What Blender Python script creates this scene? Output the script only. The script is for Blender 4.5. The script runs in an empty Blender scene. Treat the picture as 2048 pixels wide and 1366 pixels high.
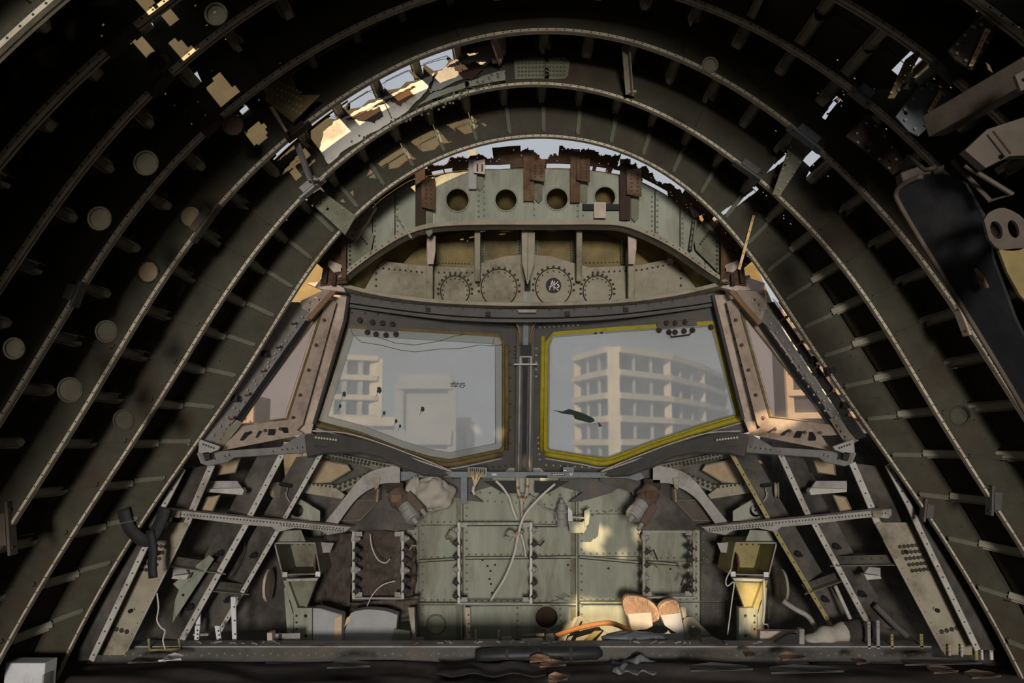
import bpy, bmesh, math, random
import numpy as np
from mathutils import Vector, Matrix
from mathutils.geometry import tessellate_polygon
random.seed(7)
V = Vector
R = math.radians
scene = bpy.context.scene
COL = scene.collection

# ------------------------------------------------------------------ camera, sky, sun, exposure
F = 1500.0                       # focal length in pixels of the 2048 x 1366 frame
TILT = R(7.85)
CAM = V((0.0, 0.0, 1.2))
cd = bpy.data.cameras.new('camera'); cam = bpy.data.objects.new('camera', cd); COL.objects.link(cam)
cd.sensor_width = 36.0; cd.lens = F / 2048 * 36.0
cd.clip_start = 0.02; cd.clip_end = 2000
cam.location = CAM; cam.rotation_euler = (math.pi / 2 + TILT, 0, 0)
scene.camera = cam

world = bpy.data.worlds.new('world'); scene.world = world; world.use_nodes = True
wn, wl = world.node_tree.nodes, world.node_tree.links
wn.clear()
wo = wn.new('ShaderNodeOutputWorld'); bg = wn.new('ShaderNodeBackground')
tc = wn.new('ShaderNodeTexCoord'); sx = wn.new('ShaderNodeSeparateXYZ'); cr = wn.new('ShaderNodeValToRGB')
wl.new(tc.outputs['Generated'], sx.inputs[0]); wl.new(sx.outputs['Z'], cr.inputs[0])
cr.color_ramp.elements[0].position = 0.0; cr.color_ramp.elements[0].color = (0.86, 0.86, 0.86, 1)
cr.color_ramp.elements[1].position = 1.0; cr.color_ramp.elements[1].color = (0.47, 0.56, 0.75, 1)
wl.new(cr.outputs[0], bg.inputs[0]); bg.inputs[1].default_value = 0.62
wl.new(bg.outputs[0], wo.inputs[0])

SUN = V((0.30, 0.88, -0.37)).normalized()          # the way the sunlight travels
sd = bpy.data.lights.new('sun', 'SUN'); sun = bpy.data.objects.new('sun', sd); COL.objects.link(sun)
sd.energy = 9.0; sd.color = (1.0, 0.74, 0.44); sd.angle = R(0.6)
sun.rotation_euler = SUN.to_track_quat('-Z', 'Y').to_euler(); sun.location = (0, -8, 8)

ad = bpy.data.lights.new('aft_doorway_daylight', 'AREA'); al = bpy.data.objects.new('aft_doorway_daylight', ad); COL.objects.link(al)
ad.shape = 'RECTANGLE'; ad.size = 1.5; ad.size_y = 1.7; ad.energy = 1450; ad.color = (1.0, 0.945, 0.86)
al.location = (0.15, -9.7, 1.25); al.rotation_euler = (math.pi / 2, 0, 0)      # faces forward through the aft doorway

scene.view_settings.view_transform = 'Standard'; scene.view_settings.look = 'None'
scene.view_settings.exposure = 0.0; scene.view_settings.gamma = 1.0
scene.view_settings.use_curve_mapping = False

# ------------------------------------------------------------------ geometry helpers
_f = V((0, math.cos(TILT), math.sin(TILT))); _u = V((0, -math.sin(TILT), math.cos(TILT)))
def ray(px, py):
    return _f * F + V((1, 0, 0)) * (px - 1024) + _u * (683 - py)
class PL:                        # plane through three (px, py, depth) points
    def __init__(s, a, b, c):
        s.p = U(*a); s.n = (U(*b) - s.p).cross(U(*c) - s.p).normalized()
        if s.n.y > 0: s.n = -s.n           # faces the viewer
def U(px, py, Y):                # a point of the photograph at a depth (or on a plane)
    d = ray(px, py)
    if isinstance(Y, PL):
        return CAM + d * ((Y.p - CAM).dot(Y.n) / d.dot(Y.n))
    return CAM + d * (Y / d.y)
def proj(p):
    q = p - CAM; z = q.dot(_f)
    return (1024 + F * q.x / z, 683 - F * q.dot(_u) / z) if z > 0.05 else (-9999, -9999)
def PX(Y, py=890):               # metres per pixel at a depth
    return Y / F
def inpoly(x, y, P):
    c = False; j = len(P) - 1
    for i in range(len(P)):
        if (P[i][1] > y) != (P[j][1] > y) and x < (P[j][0] - P[i][0]) * (y - P[i][1]) / (P[j][1] - P[i][1]) + P[i][0]: c = not c
        j = i
    return c

class MB:
    def __init__(s): s.v = []; s.f = []; s.m = []
    def add(s, vs, fs):
        o = len(s.v); s.v += [tuple(p) for p in vs]; s.f += [tuple(i + o for i in f) for f in fs]; return s
    # prism of a polygon (list of points, roughly planar) pushed along n by th; holes: list of loops
    def prism(s, pts, n, th, holes=()):
        loops = [list(pts)] + [list(h) for h in holes]
        flat = [p for l in loops for p in l]; N = len(flat)
        tri = tessellate_polygon([[V(p) for p in l] for l in loops])
        off = V(n).normalized() * th
        vs = [V(p) for p in flat] + [V(p) - off for p in flat]
        fs = []
        for t in tri:
            a, b, c = t
            nn = (flat[b] - flat[a]).cross(flat[c] - flat[a])
            if nn.dot(off) < 0: a, c = c, a
            fs.append((a, b, c)); fs.append((c + N, b + N, a + N))
        o = 0
        for l in loops:
            k = len(l)
            for i in range(k):
                j = (i + 1) % k
                fs.append((o + i, o + j, o + j + N, o + i + N))
            o += k
        return s.add(vs, fs)
    def box(s, c, sx, sy, sz, M=None):
        vs = []
        for x in (-1, 1):
            for y in (-1, 1):
                for z in (-1, 1):
                    p = V((x * sx / 2, y * sy / 2, z * sz / 2))
                    if M is not None: p = M @ p
                    vs.append(V(c) + p)
        return s.add(vs, [(0, 1, 3, 2), (4, 6, 7, 5), (0, 4, 5, 1), (2, 3, 7, 6), (0, 2, 6, 4), (1, 5, 7, 3)])
    # closed 2-D section (side, up) swept along a polyline
    def sweep(s, pts, sec, up=V((0, 0, 1)), closed=False):
        pts = [V(p) for p in pts]; k = len(sec); n = len(pts); vs = []
        for i, p in enumerate(pts):
            t = (pts[min(i + 1, n - 1)] - pts[max(i - 1, 0)]).normalized()
            sd_ = t.cross(V(up)); sd_ = sd_.normalized() if sd_.length > 1e-5 else t.orthogonal().normalized()
            uu = sd_.cross(t)
            for a, b in sec: vs.append(p + sd_ * a + uu * b)
        fs = []
        for i in range(n - 1):
            for j in range(k):
                fs.append((i * k + j, i * k + (j + 1) % k, (i + 1) * k + (j + 1) % k, (i + 1) * k + j))
        fs.append(tuple(range(k))[::-1]); fs.append(tuple((n - 1) * k + j for j in range(k)))
        return s.add(vs, fs)
    def bar(s, p, q, w, h, up=V((0, 0, 1))):
        return s.sweep([p, q], [(-w / 2, -h / 2), (w / 2, -h / 2), (w / 2, h / 2), (-w / 2, h / 2)], up)
    def angle(s, p, q, w, h, t=0.004, up=V((0, 0, 1))):
        return s.sweep([p, q], [(0, 0), (w, 0), (w, t), (t, t), (t, h), (0, h)], up)
    def tube(s, pts, r, seg=8):
        pts = [V(p) for p in pts]; n = len(pts); vs = []; fs = []; ref = None
        for i, p in enumerate(pts):
            t = (pts[min(i + 1, n - 1)] - pts[max(i - 1, 0)]).normalized()
            if ref is None: ref = t.orthogonal().normalized()
            ref = (ref - t * ref.dot(t)).normalized(); b = t.cross(ref)
            rr = r[i] if isinstance(r, (list, tuple)) else r
            for j in range(seg):
                a = 2 * math.pi * j / seg; vs.append(p + (ref * math.cos(a) + b * math.sin(a)) * rr)
        for i in range(n - 1):
            for j in range(seg):
                fs.append((i * seg + j, i * seg + (j + 1) % seg, (i + 1) * seg + (j + 1) % seg, (i + 1) * seg + j))
        fs.append(tuple(range(seg))[::-1]); fs.append(tuple((n - 1) * seg + j for j in range(seg)))
        return s.add(vs, fs)
    def lathe(s, p, q, prof, seg=16):       # prof: (fraction along p->q, radius)
        p, q = V(p), V(q); ax = q - p
        return s.tube([p + ax * a for a, _ in prof], [max(r, 1e-4) for _, r in prof], seg) if False else s._lathe(p, ax, prof, seg)
    def _lathe(s, p, ax, prof, seg):
        t = ax.normalized(); ref = t.orthogonal().normalized(); b = t.cross(ref); vs = []; fs = []
        for a, r in prof:
            for j in range(seg):
                g = 2 * math.pi * j / seg; vs.append(p + ax * a + (ref * math.cos(g) + b * math.sin(g)) * max(r, 1e-4))
        for i in range(len(prof) - 1):
            for j in range(seg):
                fs.append((i * seg + j, i * seg + (j + 1) % seg, (i + 1) * seg + (j + 1) % seg, (i + 1) * seg + j))
        fs.append(tuple(range(seg))[::-1]); fs.append(tuple((len(prof) - 1) * seg + j for j in range(seg)))
        return s.add(vs, fs)
    def rivet(s, p, n, r=0.006):
        n = V(n).normalized(); a = n.orthogonal().normalized(); b = n.cross(a); p = V(p)
        vs = [p - n * .001 + (a * math.cos(g * math.pi / 3) + b * math.sin(g * math.pi / 3)) * r for g in range(6)] + \
             [p + n * r * .45 + (a * math.cos(g * math.pi * 2 / 3) + b * math.sin(g * math.pi * 2 / 3)) * r * .55 for g in range(3)]
        return s.add(vs, [(0, 1, 6), (1, 2, 7, 6), (2, 3, 7), (3, 4, 8, 7), (4, 5, 8), (5, 0, 6, 8), (6, 7, 8)])
    def build(s, name, mat, parent=None, smooth=False, bevel=0):
        me = bpy.data.meshes.new(name); me.from_pydata(s.v, [], s.f); me.update()
        bm = bmesh.new(); bm.from_mesh(me); bmesh.ops.recalc_face_normals(bm, faces=bm.faces); bm.to_mesh(me); bm.free()
        if smooth:
            for p in me.polygons: p.use_smooth = True
        me.materials.append(M[mat])
        o = bpy.data.objects.new(name, me); COL.objects.link(o)
        if parent: o.parent = parent
        if bevel:
            b = o.modifiers.new('bevel', 'BEVEL'); b.width = bevel; b.segments = 2; b.limit_method = 'ANGLE'
        return o
ALL = []
def thing(name, label, cat, group=None, kind=None):
    o = bpy.data.objects.new(name, None); COL.objects.link(o); o.empty_display_size = .05
    return tag(o, label, cat, group, kind)
def tag(o, label, cat=None, group=None, kind=None):
    o['label'] = label
    if cat: o['category'] = cat
    if group: o['group'] = group
    if kind: o['kind'] = kind
    ALL.append(o); return o
def struct(o, label=None):
    o['kind'] = 'structure'
    if label: o['label'] = label
    ALL.append(o); return o
def stuff(o): o['kind'] = 'stuff'; return o
def circ(px, py, r, Y, n=20, ry=None):
    return [U(px + r * math.cos(2 * math.pi * i / n), py + (ry or r) * math.sin(2 * math.pi * i / n), Y) for i in range(n)]
def pts(P, Y): return [U(x, y, Y) for x, y in P]
def nrm(Y): return Y.n if isinstance(Y, PL) else V((0, -1, 0))
def plate(P, Y, th=.006, holes=(), mb=None):
    mb = mb or MB(); return mb.prism(pts(P, Y), nrm(Y), th, [circ(h[0], h[1], h[2], Y, ry=(h[3] if len(h) > 3 else None)) for h in holes])
def off(p, n, d): return p + V(n).normalized() * d
def lerp(a, b, t): return a + (b - a) * t
def spline(P, n=8):             # Catmull-Rom through tuples
    P = [np.array(p, float) for p in P]; Q = [2 * P[0] - P[1]] + P + [2 * P[-1] - P[-2]]; out = []
    for i in range(1, len(Q) - 2):
        for k in range(n):
            t = k / n; a, b, c, d = Q[i - 1], Q[i], Q[i + 1], Q[i + 2]
            out.append(tuple(.5 * (2 * b + (c - a) * t + (2 * a - 5 * b + 4 * c - d) * t * t + (3 * b - a - 3 * c + d) * t ** 3)))
    return out + [tuple(P[-1])]
def rows(mb, P, Y, n, r=.006, lift=0.0):       # rivets spaced along a pixel polyline
    L = [V((a[0], a[1])) for a in P]; seg = [(L[i + 1] - L[i]).length for i in range(len(L) - 1)]; T = sum(seg)
    for k in range(n):
        d = T * (k + .5) / n; i = 0
        while i < len(seg) - 1 and d > seg[i]: d -= seg[i]; i += 1
        q = L[i].lerp(L[i + 1], d / max(seg[i], 1e-6))
        mb.rivet(off(U(q.x, q.y, Y), nrm(Y), lift), nrm(Y), r)
    return mb
def rivet_part(parent, lists, mat='rivet'):
    mb = MB()
    for a in lists: rows(mb, *a)
    return stuff(mb.build('rivets', mat, parent))

# ------------------------------------------------------------------ materials
M = {}
def mat(name, c1, c2=None, rough=.6, metal=0.0, scale=9.0, dirt=None, dirt_amt=.0, bump=.15, spec=.22, dscale=3.0, streak=False):
    m = bpy.data.materials.new(name); m.use_nodes = True; M[name] = m
    n, l = m.node_tree.nodes, m.node_tree.links; b = n['Principled BSDF']
    b.inputs['Roughness'].default_value = min(.95, rough + .12); b.inputs['Metallic'].default_value = metal * .3
    b.inputs['Specular IOR Level'].default_value = spec
    g = n.new('ShaderNodeNewGeometry'); mp = n.new('ShaderNodeMapping'); l.new(g.outputs['Position'], mp.inputs[0])
    if streak: mp.inputs['Scale'].default_value = (1, 1, .22)
    t = n.new('ShaderNodeTexNoise'); t.inputs['Scale'].default_value = scale; t.inputs['Detail'].default_value = 6; t.inputs['Roughness'].default_value = .65
    l.new(mp.outputs[0], t.inputs['Vector'])
    r = n.new('ShaderNodeValToRGB'); r.color_ramp.elements[0].position = .32; r.color_ramp.elements[1].position = .68
    r.color_ramp.elements[0].color = (*c1, 1); r.color_ramp.elements[1].color = (*(c2 or c1), 1)
    l.new(t.outputs[0], r.inputs[0]); out = r.outputs[0]
    if dirt:
        t2 = n.new('ShaderNodeTexNoise'); t2.inputs['Scale'].default_value = dscale; t2.inputs['Detail'].default_value = 9; t2.inputs['Roughness'].default_value = .72
        l.new(mp.outputs[0], t2.inputs['Vector'])
        r2 = n.new('ShaderNodeValToRGB'); r2.color_ramp.elements[0].position = .62 - dirt_amt * .3; r2.color_ramp.elements[1].position = .78 - dirt_amt * .2
        l.new(t2.outputs[0], r2.inputs[0])
        mx = n.new('ShaderNodeMix'); mx.data_type = 'RGBA'; l.new(r2.outputs[0], mx.inputs[0]); l.new(out, mx.inputs[6]); mx.inputs[7].default_value = (*dirt, 1)
        out = mx.outputs[2]
    l.new(out, b.inputs['Base Color'])
    if bump:
        bp = n.new('ShaderNodeBump'); bp.inputs['Strength'].default_value = bump; bp.inputs['Distance'].default_value = .01
        l.new(t.outputs[0], bp.inputs['Height']); l.new(bp.outputs[0], b.inputs['Normal'])
    return m
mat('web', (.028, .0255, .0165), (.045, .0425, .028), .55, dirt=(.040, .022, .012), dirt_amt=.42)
mat('web_light', (.075, .076, .054), (.10, .10, .072), .55, dirt=(.05, .035, .02), dirt_amt=.3)
mat('flange', (.46, .41, .32), (.30, .26, .20), .5, .2, 20, dirt=(.13, .09, .06), dirt_amt=.3)
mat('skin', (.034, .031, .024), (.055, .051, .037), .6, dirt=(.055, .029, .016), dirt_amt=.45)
mat('stringer', (.46, .43, .34), (.33, .30, .23), .5, .1)
mat('sage', (.17, .183, .145), (.30, .31, .25), .5, scale=4.5, dirt=(.10, .085, .062), dirt_amt=.42, dscale=2.6, streak=True)
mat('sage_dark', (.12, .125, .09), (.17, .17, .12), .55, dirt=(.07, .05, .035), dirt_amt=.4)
mat('beige', (.215, .19, .14), (.285, .255, .195), .55, dirt=(.10, .075, .05), dirt_amt=.38)
mat('pink_dust', (.46, .37, .31), (.34, .27, .22), .6, dirt=(.17, .12, .09), dirt_amt=.4, scale=16)
mat('tan', (.21, .155, .062), (.13, .098, .04), .5, dirt=(.06, .045, .022), dirt_amt=.4, dscale=2)
mat('tan_plug', (.34, .26, .165), (.26, .19, .115), .6, scale=14)
mat('metal', (.29, .28, .265), (.21, .20, .19), .5, .35, 14, dirt=(.13, .105, .085), dirt_amt=.34)
mat('metal_blue', (.135, .15, .17), (.10, .11, .125), .45, .4, 16, dirt=(.06, .05, .045), dirt_amt=.25)
mat('grey_dark', (.078, .075, .071), (.052, .050, .048), .5, .3, 12, dirt=(.12, .09, .07), dirt_amt=.3)
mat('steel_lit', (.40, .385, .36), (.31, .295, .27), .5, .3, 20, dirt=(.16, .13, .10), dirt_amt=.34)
mat('rust', (.105, .056, .030), (.062, .034, .021), .75, dirt=(.17, .12, .085), dirt_amt=.35, scale=14)
mat('rust_dark', (.046, .028, .019), (.03, .02, .015), .7, scale=14)
mat('rivet', (.05, .045, .036), (.03, .027, .022), .45, .2, bump=0)
mat('rivet_light', (.34, .33, .27), (.24, .23, .19), .4, .3, bump=0)
mat('rivet_sage', (.16, .165, .12), (.11, .11, .08), .4, .2, bump=0)
mat('black', (.012, .012, .013), (.02, .02, .02), .55)
mat('black_panel', (.016, .017, .020), (.024, .024, .027), .35, dirt=(.04, .04, .042), dirt_amt=.3)
mat('rubber', (.028, .027, .026), (.045, .042, .04), .6)
mat('gasket', (.30, .25, .015), (.22, .175, .012), .45, scale=20)
mat('gasket_brown', (.13, .095, .035), (.085, .058, .025), .5, scale=20)
mat('floor', (.052, .044, .042), (.082, .068, .062), .75, dirt=(.11, .09, .08), dirt_amt=.28)
mat('dark_cloth', (.030, .027, .028), (.046, .040, .040), .85, scale=22)
mat('grey_cloth', (.22, .235, .26), (.16, .17, .185), .9, scale=40)
mat('grey_vinyl', (.31, .31, .32), (.25, .25, .255), .6, dirt=(.30, .24, .18), dirt_amt=.2)
mat('foam', (.50, .38, .25), (.42, .31, .2), .9, scale=60)
mat('insulation', (.085, .066, .054), (.045, .035, .029), .9, scale=60, bump=.7, dirt=(.16, .13, .11), dirt_amt=.34, streak=True)
mat('bag', (.36, .325, .285), (.28, .25, .215), .55, scale=12)
mat('wire_white', (.50, .475, .42), (.40, .38, .33), .5)
mat('yellow_wire', (.62, .43, .05), None, .5, bump=0)
mat('purple_wire', (.22, .17, .32), None, .5, bump=0)
mat('red', (.45, .08, .04), None, .5, bump=0)
mat('hose', (.27, .12, .045), (.20, .085, .035), .6)
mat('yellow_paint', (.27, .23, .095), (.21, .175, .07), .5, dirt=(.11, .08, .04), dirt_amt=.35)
mat('bristle', (.33, .22, .155), (.42, .30, .215), .8, scale=120, bump=.8)
mat('white_plate', (.55, .56, .58), (.47, .48, .5), .5, dirt=(.25, .2, .17), dirt_amt=.3)
mat('brown_box', (.12, .085, .065), (.09, .062, .048), .5)
mat('copper', (.23, .135, .08), (.16, .09, .05), .45, .4)
mat('decal', (.018, .016, .017), None, .5, bump=0)
mat('decal_white', (.72, .70, .66), None, .6, bump=0)
mat('ink', (.02, .03, .025), None, .6, bump=0)
mat('daylit_liner', (.58, .55, .50), (.50, .46, .41), .6, dirt=(.20, .13, .08), dirt_amt=.42, dscale=5, scale=5)  # white stands in for daylight falling on the second frame's web
mat('dark_beige', (.085, .068, .055), (.06, .048, .038), .6, dirt=(.04, .028, .02), dirt_amt=.4)
mat('nose_skin', (.032, .029, .025), (.105, .095, .080), .6, scale=5, dirt=(.022, .018, .015), dirt_amt=.4)
mat('sunlit_gold', (.70, .50, .26), (.58, .38, .17), .5, scale=30, dirt=(.3, .15, .06), dirt_amt=.3)  # gold colour stands in for sunlight along the starboard slits
mat('bristle_dark', (.20, .125, .085), (.28, .18, .12), .8, scale=120)
mat('facade', (.52, .48, .42), (.46, .42, .36), .7)
mat('facade_glass', (.018, .028, .045), (.045, .06, .085), .4, scale=.25)
mat('facade_grey', (.22, .24, .28), (.28, .30, .33), .7)
mat('ground', (.30, .29, .28), (.36, .34, .32), .9, scale=.2)

def glass(name, tint, haze, rough, hazew, dirt=None):
    m = bpy.data.materials.new(name); m.use_nodes = True; M[name] = m
    n, l = m.node_tree.nodes, m.node_tree.links; n.clear()
    o = n.new('ShaderNodeOutputMaterial'); rf = n.new('ShaderNodeBsdfRefraction'); tr = n.new('ShaderNodeBsdfTranslucent'); df = n.new('ShaderNodeBsdfDiffuse')
    rf.inputs['IOR'].default_value = 1.02; rf.inputs['Roughness'].default_value = rough; rf.inputs['Color'].default_value = (*tint, 1)
    tr.inputs['Color'].default_value = (*haze, 1); df.inputs['Color'].default_value = (*[h * .5 for h in haze], 1)
    mx0 = n.new('ShaderNodeMixShader'); mx0.inputs[0].default_value = .35; l.new(tr.outputs[0], mx0.inputs[1]); l.new(df.outputs[0], mx0.inputs[2])
    mx = n.new('ShaderNodeMixShader')
    g = n.new('ShaderNodeNewGeometry'); t = n.new('ShaderNodeTexNoise'); t.inputs['Scale'].default_value = 5; t.inputs['Detail'].default_value = 5
    l.new(g.outputs['Position'], t.inputs['Vector'])
    r = n.new('ShaderNodeMapRange'); r.inputs[1].default_value = .3; r.inputs[2].default_value = .7; r.inputs[3].default_value = hazew - .06; r.inputs[4].default_value = hazew + .06
    l.new(t.outputs[0], r.inputs[0]); l.new(r.outputs[0], mx.inputs[0])
    l.new(rf.outputs[0], mx.inputs[1]); l.new(mx0.outputs[0], mx.inputs[2])
    gl = n.new('ShaderNodeBsdfGlossy'); gl.inputs['Roughness'].default_value = .15; gl.inputs['Color'].default_value = (.9, .9, .9, 1)
    mx2 = n.new('ShaderNodeMixShader'); mx2.inputs[0].default_value = .05; l.new(mx.outputs[0], mx2.inputs[1]); l.new(gl.outputs[0], mx2.inputs[2])
    l.new(mx2.outputs[0], o.inputs[0])
glass('frosted_glass', (.86, .88, .88), (.78, .80, .80), .17, .50)
glass('frosted_rim', (.72, .74, .74), (.62, .64, .60), .5, .6)
glass('clear_glass', (.88, .80, .75), (.75, .66, .60), .09, .32)
# ------------------------------------------------------------------ fuselage frames: traced inner curves, one depth each
TR = {
 1: [(129,1316),(220,1165),(298,1033),(340,965),(410,858),(513,708),(615,564),(702,450),(764,386),(805,352),(863,321),(942,297),(1010,285),(1078,283),(1181,290),(1270,311),(1332,344),(1386,389),(1432,431),(1490,505),(1531,563),(1553,602),(1621,694),(1676,769),(1741,861),(1793,941),(1834,1005),(1863,1052),(1919,1143),(1986,1250),(2018,1300)],
 2: [(15,1297),(178,1033),(195,1000),(273,867),(314,810),(427,632),(523,506),(581,434),(634,359),(685,314),(747,277),(822,239),(890,208),(976,185),(1078,173),(1181,181),(1241,191),(1341,244),(1395,278),(1465,327),(1552,391),(1602,439),(1655,499),(1724,598),(1799,704),(1850,796),(1893,858),(1972,988),(2045,1110)],
 3: [(0,1095),(44,1033),(143,858),(212,745),(287,632),(369,513),(458,400),(533,314),(637,232),(771,150),(900,98),(960,80),(1010,71),(1090,66),(1200,74),(1324,105),(1448,163),(1564,246),(1668,333),(1780,451),(1863,555),(1895,598),(1963,697),(2045,834)],
 4: [(0,855),(24,807),(106,670),(188,543),(239,467),(342,342),(410,267),(506,191),(600,120),(700,65),(860,0),(1100,-38),(1357,0),(1511,62),(1631,128),(1739,211),(1850,320),(1960,440),(2048,545)],
 5: [(0,585),(68,467),(120,410),(239,263),(342,147),(461,51),(588,-20),(1100,-165),(1664,0),(1821,91),(1930,180),(2048,290)],
 6: [(0,335),(102,212),(205,109),(290,51),(362,0),(1110,-300),(1850,-60),(1937,5),(2048,75)],
 7: [(0,106),(120,7),(1120,-480),(2048,-60)],
}
YK = {k: 4.0 - .4 * (k - 1) for k in TR}
CX, CZ = .16, 1.2
NH = 6
def basis(th):
    th = np.atleast_1d(th); return np.stack([np.ones_like(th)] + [f(h * th * .75) for h in range(1, NH + 1) for f in (np.cos, np.sin)], 1)
COEF = {}
prev = None
reg = np.diag([1e-4] + [1e-4 * (1 + h ** 4 * .25) for h in range(1, NH + 1) for _ in (0, 1)])
for k in sorted(TR):
    P = [U(x, y, YK[k]) for x, y in TR[k]]
    th = np.array([math.atan2(p.x - CX, p.z - CZ) for p in P]); rr = np.array([math.hypot(p.x - CX, p.z - CZ) for p in P])
    B = basis(th)
    if prev is None:
        c = np.linalg.solve(B.T @ B + reg * .5, B.T @ rr)
    else:
        # stay close to the next frame forward where the photo shows nothing
        tg = np.radians(np.linspace(-128, 128, 40)); Bg = basis(tg); scale = np.mean(rr / (basis(th) @ prev)); w = .02
        c = np.linalg.solve(B.T @ B + w * Bg.T @ Bg + reg, B.T @ rr + w * Bg.T @ (Bg @ prev * scale))
    COEF[k] = c; prev = c
COEF[8] = COEF[7]; YK[8] = 1.2  # unseen extra frame, added to shade the seventh
_rc = {}
def rk(k, deg):
    key = (k, round(deg, 3))
    if key not in _rc: _rc[key] = float((basis(np.array([math.radians(max(min(deg, 128), -128))])) @ COEF[k])[0])
    return _rc[key]
def polar(r, deg, Y): a = math.radians(deg); return V((CX + r * math.sin(a), Y, CZ + r * math.cos(a)))
DEP = .24
def rskin(Y, deg):
    if Y <= YK[7]: return rk(7, deg) + DEP
    x = (4.0 - Y) / .4; i = max(0, min(5, int(math.floor(x)))); t = x - i
    return lerp(rk(i + 1, deg), rk(i + 2, deg), t) + DEP
def theta_floor(k):       # where the frame meets the floor
    lo, hi = 60.0, 128.0
    out = []
    for s in (-1, 1):
        a, b = lo, hi
        for _ in range(30):
            m = (a + b) / 2
            if polar(rk(k, s * m), s * m, 0).z > .0: a = m
            else: b = m
        out.append(s * a)
    return out
# stringer angles: about 0.22 m apart along the skin
SA = []
a = -118.0
while a < 119:
    SA.append(a); a += math.degrees(.225 / (rk(2, a) + DEP))
LIGHT_HOLES = {   # lightening holes in the webs: px, py, radius
 3: [(380,432,21),(295,543,21),(247,840,19),(1512,150,15)],
 4: [(140,780,23),(466,250,18),(388,230,20),(1920,832,18),(213,663,20),(1420,130,14)],
 5: [(292,326,22),(199,437,21),(205,232,24),(316,128,25),(28,697,19)],
 6: [(100,118,22),(432,28,20)],
}
ROOF_TEAR = [(668,230),(700,205),(740,181),(775,161),(815,142),(850,128),(880,119),(893,117),(897,124),(886,138),(868,142),(842,152),(836,160),(812,164),(800,176),(776,180),(760,196),(738,200),(722,214),(700,218),(690,232),(674,238)]
WEB_SLITS = {1: [(1433,432),(1452,417),(1474,404),(1496,388),(1509,379),(1512,384),(1494,397),(1476,411),(1456,424),(1437,437)],
 2: [(1520,347),(1544,331),(1562,317),(1584,297),(1599,283),(1603,288),(1588,303),(1566,323),(1548,337),(1524,352)],
 3: [(1644,235),(1658,214),(1674,194),(1688,174),(1695,178),(1680,199),(1664,219),(1651,240)],
 4: [(1845,226),(1858,204),(1868,190),(1882,168),(1893,152),(1899,156),(1886,174),(1874,195),(1864,209),(1852,229)]}
PLUGS = {(380,432),(295,543),(247,840),(140,780),(1920,832)}
WN = {1:'forwardmost, framing the cockpit opening',2:'second behind the cockpit opening',3:'third behind the cockpit opening',4:'fourth behind the cockpit opening',5:'fifth behind the cockpit opening',6:'sixth behind the cockpit opening',7:'only its edge crosses the upper corner'}
WN[8] = 'nearest the viewer, just outside the picture'
frames = {}
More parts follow.
